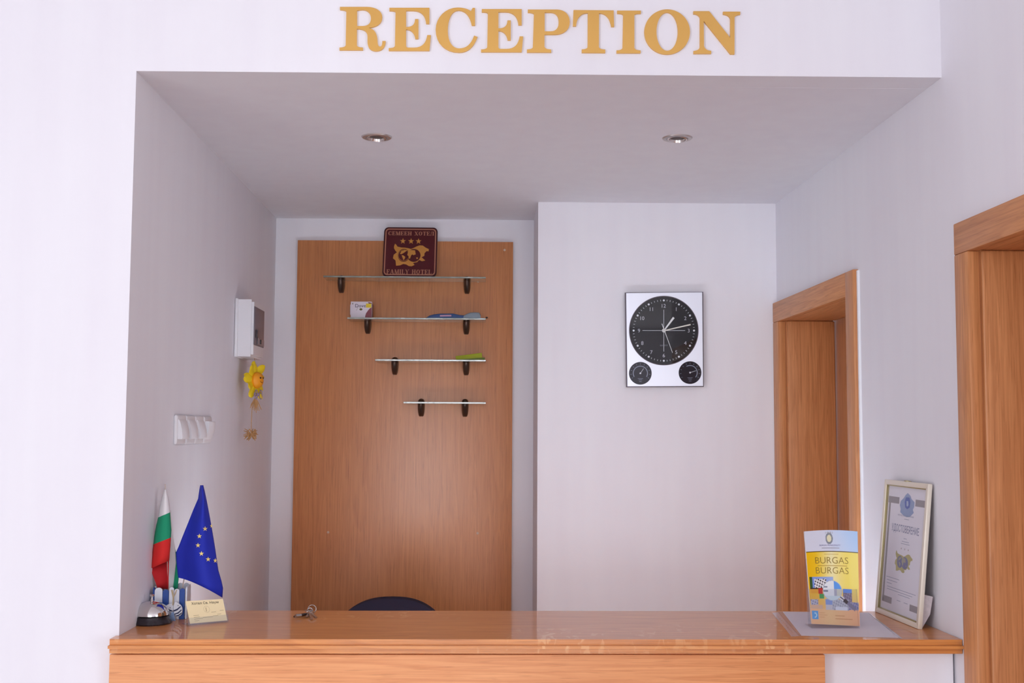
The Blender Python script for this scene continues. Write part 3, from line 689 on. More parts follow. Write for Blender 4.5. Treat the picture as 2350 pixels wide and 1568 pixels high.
# ------------------------------------------------------------------ chair behind the counter
CF = mat('chair_fabric', (46,42,60), .85, bump=.4, bscale=900, spec=.2); CP = mat('chair_plastic', (24,24,28), .45)
ch = thing('office_chair', 'dark navy office chair behind the counter, only its rounded back showing', 'chair', (-.318,3.98,0))
def chair_back(u, v, off):
    # rounded upholstered pad, wider below
    a = (u-.5)*2; zz = .62+(.979-.62)*v; hwid = .235*math.sqrt(max(0, 1-max(0,(v-.25)/.75)**2.1)) if v > .25 else .235
    return Vector((-.318+a*hwid, 4.25+.03*math.cos(a*1.4)+off, zz))
bm = bmesh.new(); out = []
for i in range(49):
    t = PI*i/48; x = math.cos(t); zt_ = math.sin(t)
    out.append((-.318+.236*math.copysign(abs(x)**.8, x), .72+.258*zt_**.92))
out = [(-.318+.236,.60)]+out+[(-.318-.236,.60)]
extrude('backrest', [out], lambda u,v,d: (u, 4.215+d-.06*((u+.318)/.236)**2, v), .055, CF, ch, smooth=True)
box('back_stem', (-.348,4.20,.44), (-.288,4.245,.70), CP, ch, .008)
box('seat', (-.55,3.76,.45), (-.086,4.20,.52), CF, ch, .03, 4)
lathe('gas_lift', [(.03,.10),(.03,.30),(.02,.30),(.02,.45)], (-.318,3.98,0), CP, ch, 24)
for i in range(5):
    a = 2*PI*i/5+.3; e = Vector((-.318+.28*math.cos(a), 3.98+.28*math.sin(a), .075))
    tube('leg', [(-.318,3.98,.115), e], [.024,.016], CP, ch, 10)
    lathe('caster', [(0,-.012),(.025,-.012),(.027,0),(.025,.012),(0,.012)], (e.x,e.y,.0275), CP, ch, 20, (-math.sin(a),math.cos(a),0))

# ------------------------------------------------------------------ electric box with window on the left wall
bx = thing('breaker_box', 'white plastic breaker box with smoky window high on the left alcove wall', 'electric box', (-.884,4.28,CAMZ+.262))
zb0, zb1 = CAMZ+.262, CAMZ+.472
box('back_plate', (-.8835,4.176,zb0), (-.872,4.39,zb1), WHITE, bx, .004, 2)
bm = bmesh.new(); hexa(bm, boxc((-.874,4.184,zb0+.002),(-.818,4.384,zb1-.004)))
bmesh.ops.bevel(bm, geom=[e for e in bm.edges if abs(e.verts[0].co.x-e.verts[1].co.x) < 1e-5 and e.verts[0].co.x > -.83], offset=.008, segments=4, affect='EDGES')
from_bm('housing', bm, WHITE, bx, True)
box('window_cover', (-.8185,4.190,zb0+.045), (-.815,4.376,zb1-.028), mat('smoky_window', (128,120,128), .4), bx, .003)
box('window_catch', (-.812,4.205,zb0+.07), (-.807,4.225,zb0+.100), mat('catch_grey', (70,64,72), .3), bx, .002)
box('breaker_row', (-.8122,4.24,zb0+.05), (-.8112,4.36,zb0+.072), mat('breaker_light', (150,144,152), .3), bx)
box('breaker_toggle', (-.8115,4.28,zb0+.053), (-.8075,4.292,zb0+.070), BLACK, bx, .001)

# ------------------------------------------------------------------ four light switches
for i in range(4):
    y0 = 3.385+.110*i; y1 = y0+.105
    zc_ = CAMZ+.003; hh = .043
    t = thing('light_switch', ['white rocker light switch, nearest to the front of the left alcove wall', 'white rocker light switch, second from the front on the left alcove wall', 'white rocker light switch, third from the front on the left alcove wall', 'white rocker light switch, deepest in the row on the left alcove wall'][i], 'light switch', (-.884,(y0+y1)/2,zc_), 'white light switches in a row')
    box('plate', (-.8835,y0,zc_-hh), (-.872,y1,zc_+hh), WHITE, t, .007, 4)
    flip = i == 3
    yy = [y0+.012, y1-.012]; prof = [(-hh+.016,.018),(-hh*.55,.020),(0,.017),(hh*.5,.009),(hh-.013,.002)]
    if flip: prof = [(-a, b) for a, b in reversed(prof)]
    bm = bmesh.new(); rows = []
    for dz_, off in prof:
        row = []
        for k in range(9):
            a = k/8; row.append(bm.verts.new((-.872+off*(.45+.55*math.sin(PI*(.12+.76*a))), yy[0]+(yy[1]-yy[0])*a, zc_+dz_)))
        rows.append(row)
    for a, b in zip(rows, rows[1:]):
        for k in range(8): bm.faces.new((a[k], a[k+1], b[k+1], b[k]))
    bv = [bm.verts.new((-.873, v.co.y, v.co.z)) for v in rows[0]]; tv = [bm.verts.new((-.873, v.co.y, v.co.z)) for v in rows[-1]]
    for k in range(8): bm.faces.new((bv[k], bv[k+1], rows[0][k+1], rows[0][k])); bm.faces.new((tv[k], tv[k+1], rows[-1][k+1], rows[-1][k]))
    bm.faces.new([bv[0]]+[r_[0] for r_ in rows]+[tv[0]]); bm.faces.new([bv[8]]+[r_[8] for r_ in rows]+[tv[8]])
    from_bm('rocker', bm, WHITE, t, True)

# ------------------------------------------------------------------ sunflower ornament hanging below the breaker box
fx = Vector((-.832,4.30,0)); fc_ = PY(585,873,4.30); FC = Vector((fc_.x,4.30,fc_.z))
so = thing('sunflower_ornament', 'yellow sunflower hanging ornament with straw bows below the breaker box', 'ornament', (FC.x,4.30,PY(580,1012,4.30).z))
ax = Vector((.94,-.34,0)).normalized(); sx_ = Vector((.34,.94,0)).normalized()     # facing / sideways
SF = lambda a, b, d=0: FC+sx_*a+Vector((0,0,b))+ax*d
YEL = mat('petal_yellow', (240,208,20), .6); ORG = mat('face_orange', (248,160,24), .45)
rs = random.Random(3)
for i in range(9):
    a = 2*PI*i/9+.2; dr_ = Vector((math.cos(a), math.sin(a))); n_ = Vector((-dr_.y, dr_.x)); L_ = .068+.006*rs.random()
    prof = [(.012,.006),(.030,.017),(.045,.021),(.060,.018),(L_,.007)]
    bm = bmesh.new(); rows = []
    for rr_, hw in prof:
        rows.append([bm.verts.new(SF(dr_.x*rr_+n_.x*q*hw, dr_.y*rr_+n_.y*q*hw, .006*(1-q*q)+(.010 if rr_ > .05 else 0)*(1 if i % 2 else -.6))) for q in (-1,-.5,0,.5,1)])
    for p_, q_ in zip(rows, rows[1:]):
        for k in range(4): bm.faces.new((p_[k], p_[k+1], q_[k+1], q_[k]))
    o = from_bm('petal', bm, YEL, so, True); md = o.modifiers.new('thickness', 'SOLIDIFY'); md.thickness = .0022; md = o.modifiers.new('smooth', 'SUBSURF'); md.levels = md.render_levels = 2
lathe('face', [(0,-.006),(.020,-.004),(.029,.004),(.030,.012),(.024,.022),(.013,.028),(0,.030)], tuple(FC), ORG, so, 30, tuple(ax))
for s_ in (-1,1): lathe('eye', [(0,-.001),(.0035,0),(.003,.0025),(0,.0035)], tuple(SF(s_*.009,.008,.0275)), BLACK, so, 12, tuple(ax))
P = Print(lambda u,v,l: SF(u, v, .0295-(u*u+v*v)*22+l))
P.ring(0,.002,.010,.012,.0016,14,PI*1.15,PI*1.85); P.build('smile', mat('smile_brown', (120,50,20), .6), so)
STRAW = mat('straw', (196,150,100), .8, vary=.3, bscale=400); CLO = mat('bow_cloth', (150,130,150), .8, vary=.45, bscale=260)
def loops_bow(name, c, m, r, k=2):
    bm = bmesh.new()
    for s_ in (-1,1):
        for j in range(k):
            h = .5+.35*j
            tube_into(bm, [c+sx_*(s_*r*(.1+1.0*math.sin(PI*q/8)))+Vector((0,0,r*h*.9*math.sin(2*PI*q/8)*(1 if j else .6)))+ax*.004*j for q in range(9)], .0019, 6)
    return from_bm(name, bm, m, so, True)
loops_bow('cloth_bow', SF(0,-.052,.012), CLO, .022)
lathe('bow_knot', [(0,-.006),(.006,-.004),(.007,0),(.006,.004),(0,.006)], tuple(SF(0,-.052,.014)), CLO, so, 12)
def straw(name, c, r, n, seed, down=0):
    q = random.Random(seed); bm = bmesh.new()
    for i in range(n):
        s_ = 1 if i % 2 else -1; a = q.uniform(-.7,.7) if not down else -PI/2+q.uniform(-.55,.55)
        d = (sx_*math.cos(a)*s_ + Vector((0,0,math.sin(a))) if not down else sx_*math.cos(a)+Vector((0,0,math.sin(a)))) + ax*q.uniform(-.3,.3)
        tube_into(bm, [c, c+d*r*q.uniform(.5,.6)+Vector((0,0,.002)), c+d*r*q.uniform(.8,1.1)+Vector((0,0,q.uniform(-.006,.004)))], [.0016,.0018,.0011], 5)
    return tag(from_bm(name, bm, m_, so, True), kind='stuff')
m_ = STRAW
cS = PY(584,915,4.30); straw('straw_tassel', Vector((FC.x+.004,4.295,PY(584,913,4.3).z)), .045, 16, 5, 1)
tube('twine', [SF(0,-.055,.006), Vector((FC.x-.008,4.298,PY(580,930,4.3).z)), Vector((FC.x-.009,4.298,PY(578,970,4.3).z)), Vector((FC.x-.009,4.298,PY(578,996,4.3).z))], .0013, STRAW, so, 6)
straw('straw_bow', Vector((FC.x-.009,4.298,PY(578,998,4.3).z)), .036, 34, 9)
loops_bow('straw_loops', Vector((FC.x-.009,4.298,PY(578,997,4.3).z)), STRAW, .024, 2)
tube('hanging_string', [SF(0,.05,.002), Vector((FC.x-.004,4.30,zb0+.003))], .0009, STRAW, so, 6)

# ------------------------------------------------------------------ counter: bell
c = Vector((PZ(354,1427,ZC).x, 3.115, ZC))
k = (PY(400,1430,3.115).x-PY(309,1430,3.115).x)/2/.0505
bl = thing('service_bell', 'chrome reception call bell on a black base at the left end of the counter', 'bell', tuple(c))
lathe('base', [(0,0),(.0505*k,0),(.0512*k,.003),(.0500*k,.006),(.0470*k,.0100),(.0445*k,.0155),(.0435*k,.0195),(0,.020)], tuple(c), mat('bell_base', (34,26,34), .25), bl, 56)
lathe('dome', [(.0425*k,.0215),(.0440*k,.0225),(.0435*k,.028),(.0405*k,.036),(.034*k,.045),(.025*k,.0515),(.014*k,.0555),(.0055*k,.0568),(0,.057)], tuple(c), CHROME, bl, 64)
lathe('push_button', [(.0035,.056),(.0042,.0585),(.0028,.061),(.0022,.066),(.0040,.068),(.0060,.0705),(.0062,.0725),(.0035,.0742),(0,.0745)], tuple(c), CHROME, bl, 24)

# pen box of blue and white pickets
rot = math.radians(-8)
hx = thing('picket_pen_box', 'blue and white picket fence style pen box between the bell and the card stand', 'pen holder', (PZ(392,1427,ZC).x, 3.20, ZC))
fl = Vector((PY(352,1420,3.172).x, 3.172, 0)); fr_ = Vector((PY(424,1420,3.180).x, 3.180, 0))
fdir = (fr_-fl).normalized(); bdir = Vector((-fdir.y*1, fdir.x, 0)); W_ = (fr_-fl).length; DP = .070
PW = mat('picket_white', (236,238,246), .5); PB = mat('picket_blue', (26,74,160), .5, vary=.15, bscale=60)
def picket(o, d, n, wd, h, th, m, name='picket'):
    pts = [(0,0),(wd,0),(wd,h-wd*.45)]+[(wd/2+wd/2*math.cos(t), h-wd*.45+wd*.45*math.sin(t)) for t in [PI*i/10 for i in range(1,10)]]+[(0,h-wd*.45)]
    return extrude(name, [pts], lambda u,v,q: o+d*u+Vector((0,0,ZC+.0004+v))+n*q, th, m, hx)
Hp = PY(390,1347,3.17).z-ZC
cols = [PB,PW,PB,PW,PW,PB]; wds = [.0035,.0235,.0190,.0150,.0,.0]
# front row: positions given as fractions of the front width
for a0, a1, m_c, hh in ((.00,.02,PB,.93),(.02,.27,PW,.96),(.275,.475,PB,.90),(.48,.64,PW,.97),(.645,.81,PW,.92),(.815,.985,PB,.93)):
    picket(fl+fdir*(W_*a0)+bdir*0, fdir, bdir, W_*(a1-a0)-.0006, Hp*hh, .004, m_c)
for j in range(5): picket(fl+bdir*DP+fdir*(W_*j/5+.001), fdir, bdir, W_/5-.002, Hp*(1.0), .004, PW if j % 2 == 0 or j == 3 else PW)
for j in range(3): picket(fr_+bdir*(.002+DP*j/3), bdir, fdir, DP/3-.001, Hp*.97, .004, PW)
for j in range(3): picket(fl+bdir*(.004+DP*j/3)-fdir*.004, bdir, fdir, DP/3-.001, Hp*.95, .0035, PB if j != 1 else PW)
extrude('box_floor', [[(.002,.004),(W_-.002,.004),(W_-.002,DP),(.002,DP)]], lambda u,v,q: fl+fdir*u+bdir*v+Vector((0,0,ZC+.001+q)), .004, PW, hx)
# the two striped wooden fish and their twine hang on the box front
def fishpt(px, py, d=0): return PY(px, py, 3.160)+Vector((0,-d,0))
K7 = lambda x, y: (330+x/13.067, 1340+y/13.067)
fishL = [K7(*p) for p in ((655,660),(740,615),(830,590),(885,575),(895,640),(892,760),(885,850),(860,900),(820,850),(765,800),(720,740),(690,690))]
fishR = [K7(*p) for p in ((905,640),(935,560),(970,545),(1030,570),(1085,610),(1125,650),(1160,720),(1165,820),(1150,900),(1100,960),(1020,985),(960,930),(915,860),(900,760))]
NAVY = mat('fish_navy', (24,34,84), .5); FW = mat('fish_white', (240,242,250), .45)
for nm, pts, bands in (('wooden_fish', fishL, [[(745,755),(880,800),(885,830),(800,820)],]),
                       ('wooden_fish', fishR, [[(905,790),(1010,745),(1110,665),(1125,690),(1020,790),(912,830)],[(935,890),(1040,850),(1140,760),(1150,790),(1050,890),(945,915)],[(975,945),(1060,920),(1150,850),(1150,885),(1060,960),(1000,975)]])):
    f_ = extrude(nm, [pts], lambda u,v,d: fishpt(u,v,d), .004, FW, hx)
    for b_ in bands:
        P = Print(lambda u,v,l: fishpt(u,v,.0043+l)); P.poly([K7(*q) for q in b_]); P.build('stripe', NAVY, f_)
    e_ = (805,712) if pts is fishL else (1042,650)
    P = Print(lambda u,v,l: fishpt(u,v,.0045+l)); P.disc(*K7(*e_), 1.0, n=10); P.build('eye', BLACK, f_)
bm = bmesh.new(); q = random.Random(4)
for i in range(12):
    x0 = 870+q.uniform(-15,40); pts = [fishpt(*K7(x0, 850),.005), fishpt(*K7(x0+q.uniform(-60,40), 980),.007), fishpt(*K7(x0+q.uniform(-70,90), 1120),.006)]
    tube_into(bm, pts, .0012, 5)
tag(from_bm('yarn_tassel', bm, mat('yarn_blue_white', (150,176,226), .7, vary=.5, bscale=500), hx, True), kind='stuff')
TW = mat('twine', (196,176,140), .85)
bm = bmesh.new()
for x0, x1 in ((830,890),(990,905),(870,900)):
    tube_into(bm, [fishpt(*K7(x0,180),.002), fishpt(*K7((x0+x1)/2+8,300),.004), fishpt(*K7(x1,400),.005), fishpt(*K7(x1,560),.006), fishpt(*K7(890,640),.007)], .0013, 6)
from_bm('twine_loop', bm, TW, hx, True)

# ------------------------------------------------------------------ flags standing in the pen box
FLZ = ZC+.008
WHF = mat('flag_white', (246,243,243), .8); GRF = mat('flag_green', (24,158,114), .8); RDF = mat('flag_red', (226,40,36), .8); POLE = mat('pole_cream', (206,186,176), .5)
def sheet(name, rows, mats, bands, parent, thick=.0008, nv=10, sub=4):
    """rows: list of rows, each a list of 3D points across; smooth loft; bands maps row index -> material"""
    nu = len(rows[0]); vs = [p for r in rows for p in r]; fs = []; mi = []
    for j in range(len(rows)-1):
        for i in range(nu-1):
            a = j*nu+i; fs.append((a, a+1, a+nu+1, a+nu)); mi.append(bands[j])
    o = mesh(name, vs, fs, None, parent, True, mats=mats, midx=mi)
    sd_ = o.modifiers.new('thickness', 'SOLIDIFY'); sd_.thickness = thick
    return o
def across(l, r, yl, ym, yr, n=8):
    """points from the left edge px to the right edge px with a bulge in depth"""
    o = []
    for i in range(n+1):
        t = i/n; Y = yl*(1-t)*(1-t)+ym*2*t*(1-t)+yr*t*t; o.append(PY(l[0]+(r[0]-l[0])*t, l[1]+(r[1]-l[1])*t, Y))
    return o
bg = thing('table_flag', 'small white green and red table flag, furled on its pole', 'flag', (PZ(388,1427,ZC).x, 3.215, FLZ), 'table flags in the pen box')
# front fold
F_ = [((377.5,1124),(380.5,1124)),((372,1142),(386,1142)),((366.5,1165),(389.5,1165)),((363.5,1188),(390,1176)),
      ((359,1206),(391.5,1196)),((355,1229),(393,1217)),((352.5,1250),(392,1234)),
      ((350,1270),(391,1252)),((347.5,1290),(389.5,1268)),((345.8,1305.5),(388,1287))]
rows = [across(a, b, 3.205, 3.165, 3.200) for a, b in F_]
sheet('front_fold', rows, [WHF,GRF,RDF], [0,0,0,1,1,1,2,2,2], bg)
G_ = [((345.8,1305.5),(388,1287)),((351,1322),(387.5,1310)),((357,1338),(387,1332)),((362,1352),(386.5,1352))]
sheet('red_underfold', [across(a, b, 3.206, 3.225, 3.204) for a, b in G_], [mat('flag_red_shaded', (196,24,32), .8)], [0]*3, bg)  # same red cloth, with the fold's shade put into its colour
H_ = [((387,1170),(392,1172)),((388,1200),(394,1200)),((389,1240),(397,1232)),((388,1280),(402,1262)),((386,1320),(404,1292)),((386,1352),(399,1335)),((386,1356),(396,1356))]
sheet('back_fold', [across(a, b, 3.212, 3.225, 3.232) for a, b in H_], [WHF], [0]*6, bg)
I_2 = [((401.5,1262),(403,1262)),((403.8,1290),(408,1290)),((401,1320),(411,1322)),((398,1345),(408,1348)),((396,1356),(407,1356))]
sheet('green_back_fold', [across(a, b, 3.232, 3.236, 3.232) for a, b in I_2], [GRF], [0]*4, bg)
pt, pb_ = PY(379,1111,3.207), PY(388,1425,3.207); pb_.z = FLZ
tube('pole', [pb_, pt], [.0019,.0013], POLE, bg, 8)
eu = thing('table_flag', 'blue table flag with a ring of yellow stars, hanging open to the right', 'flag', (PZ(404,1427,ZC).x, 3.20, FLZ), 'table flags in the pen box')
E2 = [((460,1114),(466,1114)),((458,1124),(469,1126)),((455,1145),(474,1150)),((444,1170),(479,1176)),((432,1200),(484.5,1206)),((419,1232),(490,1238)),((410,1255),(494.5,1266)),
      ((404,1268),(497,1284)),((405.5,1295),(501,1310)),((408,1318),(508,1334)),((409,1326),(511.5,1350))]
def eurow(l, r, n=28):
    o = []
    for i in range(n+1):
        t = i/n; Y = 3.185-.020*math.sin(PI*t*1.0)+.010*math.sin(2*PI*t+.6); o.append(PY(l[0]+(r[0]-l[0])*t, l[1]+(r[1]-l[1])*t, Y))
    return o
rows = [eurow(a, b) for a, b in E2]
# lower hem: curves down to the right corner
hem = []
for i in range(29):
    t = i/28; x = 409+(510.0-409)*t; y = 1326.5+(1372-1326.5)*(t**1.35); Y = 3.185-.020*math.sin(PI*t)+.010*math.sin(2*PI*t+.6); hem.append(PY(x, y, Y))
rows.append(hem)
EUB = mat('flag_blue', (20,40,176), .75)
cl = sheet('flag_cloth', rows, [EUB], [0]*(len(rows)-1), eu)
def eupt(x, y, l=0):
    # depth of the cloth at a pixel of the flag
    t = .5
    for (a, b), (c_, d_) in zip(E2, E2[1:]):
        ya, yc = a[1]+(b[1]-a[1])*t, c_[1]+(d_[1]-c_[1])*t
        if y <= yc or c_ is E2[-1][0]:
            for _ in range(6):
                ya, yc = a[1]+(b[1]-a[1])*t, c_[1]+(d_[1]-c_[1])*t
                k = (y-ya)/(yc-ya); lx = a[0]+(c_[0]-a[0])*k; rx = b[0]+(d_[0]-b[0])*k; t = min(1, max(0, (x-lx)/(rx-lx)))
            break
    Y = 3.185-.020*math.sin(PI*t)+.010*math.sin(2*PI*t+.6)
    return PY(x, y, Y-.0030-l)
for x, y, r_, k_ in ((485,1207.5,5.5,.55),(470.7,1214,6,1),(457.5,1231,6,1),(454.3,1252,6,1),(462.3,1271,6,1),(477.7,1284,6,1),(494,1287,6,.8)):
    P = Print(eupt); P.star(x, y, r_, 0, -PI/2, k_); P.build('star', mat('star_yellow', (250,226,140), .6), cl)
tube('pole', [Vector((PZ(404,1427,ZC).x,3.205,FLZ)), PY(420,1342,3.205), PY(463,1115,3.189)], [.0019,.0017,.0013], POLE, eu, 8)

# ------------------------------------------------------------------ business card stand
CA, CB = PZ(432,1438,ZC), PZ(525,1429,ZC)
cs = thing('card_stand', 'clear acrylic stand holding a cream hotel business card beside the pen box', 'card holder', ((CA.x+CB.x)/2,(CA.y+CB.y)/2,ZC))
ed = (CB-CA).normalized(); bk_ = Vector((-ed.y, ed.x, 0))
hC = PY(472,1381,CA.y+.05).z-ZC
def cpt(u, v, l=0):   # u across 0..1, v up the tilted pane 0..1
    return CA+(CB-CA)*u+Vector((0,0,.003))+(bk_*.024+Vector((0,0,hC*.98)))*v+(Vector((0,0,.4))-bk_).normalized()*l
A_ = thing  # keep helper names tidy
def slab(name, u0, v0, u1, v1, l0, l1, m, par):
    bm = bmesh.new(); hexa(bm, [cpt(u0,v0,l0),cpt(u1,v0,l0),cpt(u1,v0,l1),cpt(u0,v0,l1),cpt(u0,v1,l0),cpt(u1,v1,l0),cpt(u1,v1,l1),cpt(u0,v1,l1)], .0003, 1); return from_bm(name, bm, m, par)
slab('rear_pane', 0,0,1,.86,-.0025,-.0008,ACRYL,cs); slab('front_lip', 0,0,1,.30,.0012,.0024,ACRYL,cs)
bm = bmesh.new(); hexa(bm, [CA+Vector((0,0,.0003)),CB+Vector((0,0,.0003)),CB+bk_*.045+Vector((0,0,.0003)),CA+bk_*.045+Vector((0,0,.0003)),CA+Vector((0,0,.0025)),CB+Vector((0,0,.0025)),CB+bk_*.045+Vector((0,0,.0025)),CA+bk_*.045+Vector((0,0,.0025))])
from_bm('foot', bm, ACRYL, cs)
# card corners follow the photograph: slightly crooked in the stand
def card(u, v, l=0):  # u 0..1 left-right, v 0..1 bottom-top
    a = cpt(.035+.012*(1-v)-.03*v, .055, 0)+(cpt(0,1)-cpt(0,0))*v*1.0; b = cpt(.965-.035*v, .045, 0)+(cpt(0,1)-cpt(0,0))*v*.97
    return a+(b-a)*u+(Vector((0,0,.4))-bk_).normalized()*l
CRM = mat('card_cream', (250,232,186), .45)
bm = bmesh.new(); hexa(bm, [card(0,0,-.0005),card(1,0,-.0005),card(1,0,.0005),card(0,0,.0005),card(0,1,-.0005),card(1,1,-.0005),card(1,1,.0005),card(0,1,.0005)])
cd = from_bm('business_card', bm, CRM, cs)
# the card prints are drawn in card space: x 0..94, y 0..50 up
cpx = lambda x, y, l=0: card(x/94, y/50, .0007+l)
IK = mat('card_ink', (70,58,40), .5); IK2 = mat('card_ink_light', (176,156,112), .5)
P = Print(cpx); P.text('Хотел Св. Наум', 47, 41, 5.4, 68, bold=.012); P.build('lettering', IK, cd)
P = Print(cpx)
for x0, x1, y in ((12,26,17),(12,27,13),(12,34,9),(12,24,5),(58,70,21.5),(60,74,13),(72,82,16),(34,60,11),(80,90,24)): P.line(x0, y, x1, y+.2, .8)
tag(P.build('fine_print', IK2, cd), kind='stuff')
P = Print(cpx); P.line(46.5,33,46.5,24,1.5); P.ring(48,29,7,7.4,0,24); P.build('emblem', IK2, cd)

# ------------------------------------------------------------------ bunch of keys
kc = PZ(702,1417,ZC)
ky = thing('key_bunch', 'small bunch of keys with a dark fob lying near the back edge of the counter', 'keys', tuple(kc))
def kp(x, y, h): q = PZ(x, y, ZC); return q+Vector((0,0,h))
tube('fob', [kp(674.5,1419,.004),kp(682,1419.5,.006),kp(690,1418,.006),kp(703,1414,.005)], [.0025,.0044,.0046,.0035], mat('fob_dark', (54,36,32), .2), ky, 12)
tube('fob_band', [kp(678,1420,.0062),kp(690,1418.3,.0062)], [.0048,.0050], STEEL, ky, 14)
def key(x0, y0, x1, y1, h0, h1):
    a, b = kp(x0,y0,h0), kp(x1,y1,h1); d = (b-a).normalized(); s_ = d.cross(Vector((0,0,1))).normalized(); n_ = s_.cross(d)
    bow = [(-.011+.010*math.cos(t), .010*math.sin(t)) for t in [2*PI*i/16 for i in range(16)]]
    g = lambda u,v,q: a+d*(u+.012)+s_*v+n_*q
    ko = extrude('key', [bow], g, .002, STEEL, ky)
    L_ = (b-a).length
    pts = [(-.003,-.003),(L_-.012,-.003),(L_-.010,0),(L_-.013,.002),(L_-.017,.0035),(L_-.020,.0018),(L_-.024,.0035),(-.003,.003)]
    extrude('blade', [pts], g, .0018, STEEL, ko)
key(707,1411,716,1424,.010,.002); key(712,1412,726,1420,.008,.002); key(712,1410,703,1419,.006,.002)
rc = kp(716,1409,.0125)
tube('key_ring', [rc+Vector((.011*math.cos(2*PI*i/24), .002*math.sin(2*PI*i/24), .011*math.sin(2*PI*i/24))) for i in range(24)], .0010, STEEL, ky, 8, True)
tube('key_ring', [kp(711,1410,.010)+Vector((.007*math.cos(2*PI*i/20), .004*math.sin(2*PI*i/20), .006*math.sin(2*PI*i/20))) for i in range(20)], .0013, STEEL, ky, 8, True)

# ------------------------------------------------------------------ punched plastic pocket under the brochure
pk = thing('plastic_pocket', 'clear punched plastic pocket with a sheet of paper, lying under the brochure stand', 'document', tuple(PZ(1920,1436,ZC)))
K4 = lambda x, y: (1740+x/4.0417, 1180+y/4.0417)
def flat(name, pts, z0, th, m, par, holes=()): return extrude(name, [[K4(*p) for p in pts]]+[list(h) for h in holes], lambda u,v,d: PZ(u,v,ZC)+Vector((0,0,z0+d)), th, m, par)
hl_ = []
for i in range(11):
    t = (i+.7)/11.6; x, y = 150+t*(318-150), 935+t*(1122-935); cx_, cy_ = K4(x+14, y-3)
    hl_.append([(cx_+1.3*math.cos(-2*PI*j/10), cy_+.8*math.sin(-2*PI*j/10)) for j in range(10)])
flat('punched_strip', [(130,920),(185,913),(378,1132),(308,1137)], .0002, .0004, mat('strip_plastic', (204,196,206), .2, coat=.6), pk, hl_)
flat('paper_sheet', [(225,908),(1015,917),(1300,1150),(400,1130)], .0003, .0004, mat('paper_grey', (228,222,232), .5), pk)
flat('sleeve_border', [(185,910),(225,908),(400,1130),(380,1133)], .0003, .0005, mat('strip_clear', (184,170,172), .15, coat=.5), pk)
flat('sleeve_edge', [(1015,914),(1022,914),(1336,1156),(1300,1150)], .0003, .0006, mat('strip_plastic', (204,196,206)), pk)

# ------------------------------------------------------------------ brochure stand
BLc, BRc = PZ(1859,1442,ZC), PZ(1975,1445,ZC); BY = (BLc.y+BRc.y)/2
bs = thing('brochure_stand', 'clear acrylic stand of yellow and blue city brochures at the right of the counter', 'brochure', ((BLc.x+BRc.x)/2, BY, ZC+.0013))
zb_ = ZC+.0014; y0_ = BY
def tilt(x, z, off=0): return Vector((x, y0_+.004+(z-zb_)*.16+off, z))
xl, xr = BLc.x, BRc.x
bm = bmesh.new(); hexa(bm, boxc((xl,y0_-.004,zb_),(xr,y0_+.060,zb_+.002)), .0004, 1); from_bm('base', bm, ACRYL, bs)
def tpanel(name, xa, xb, za, zb2, o0, o1, m):
    bm = bmesh.new(); hexa(bm, [tilt(xa,za,o0),tilt(xb,za,o0),tilt(xb,za,o1),tilt(xa,za,o1),tilt(xa,zb2,o0),tilt(xb,zb2,o0),tilt(xb,zb2,o1),tilt(xa,zb2,o1)], .0004, 1); return from_bm(name, bm, m, bs)
zp = PY(1900,1352,BY+.02).z
tpanel('front_pane', xl, xr, zb_+.002, zp, -.0060, -.0045, ACRYL); tpanel('back_pane', xl, xr, zb_+.002, ZC+.20, .022, .0235, ACRYL)
tpanel('side_pane', xl, xl+.0015, zb_+.002, zp, -.0045, .022, ACRYL); tpanel('side_pane', xr-.0015, xr, zb_+.002, zp, -.0045, .022, ACRYL)
q00, q10, q11, q01 = (1862,1432), (1973,1437.5), (1968,1220), (1846.5,1220)
def bro(u, v, l=0):
    x = (q00[0]*(1-u)+q10[0]*u)*(1-v)+(q01[0]*(1-u)+q11[0]*u)*v; y = (q00[1]*(1-u)+q10[1]*u)*(1-v)+(q01[1]*(1-u)+q11[1]*u)*v
    y -= 3.2*math.sin(PI*u)*v
    zz = zb_+.008+(v)*.24
    return PY(x, y, y0_+.0045+.0385*v+.012*math.sin(PI*u)*v-l)
import colorsys
def lerp(a, b, t): t = max(0, min(1, t)); return tuple(a[i]+(b[i]-a[i])*t for i in range(3))
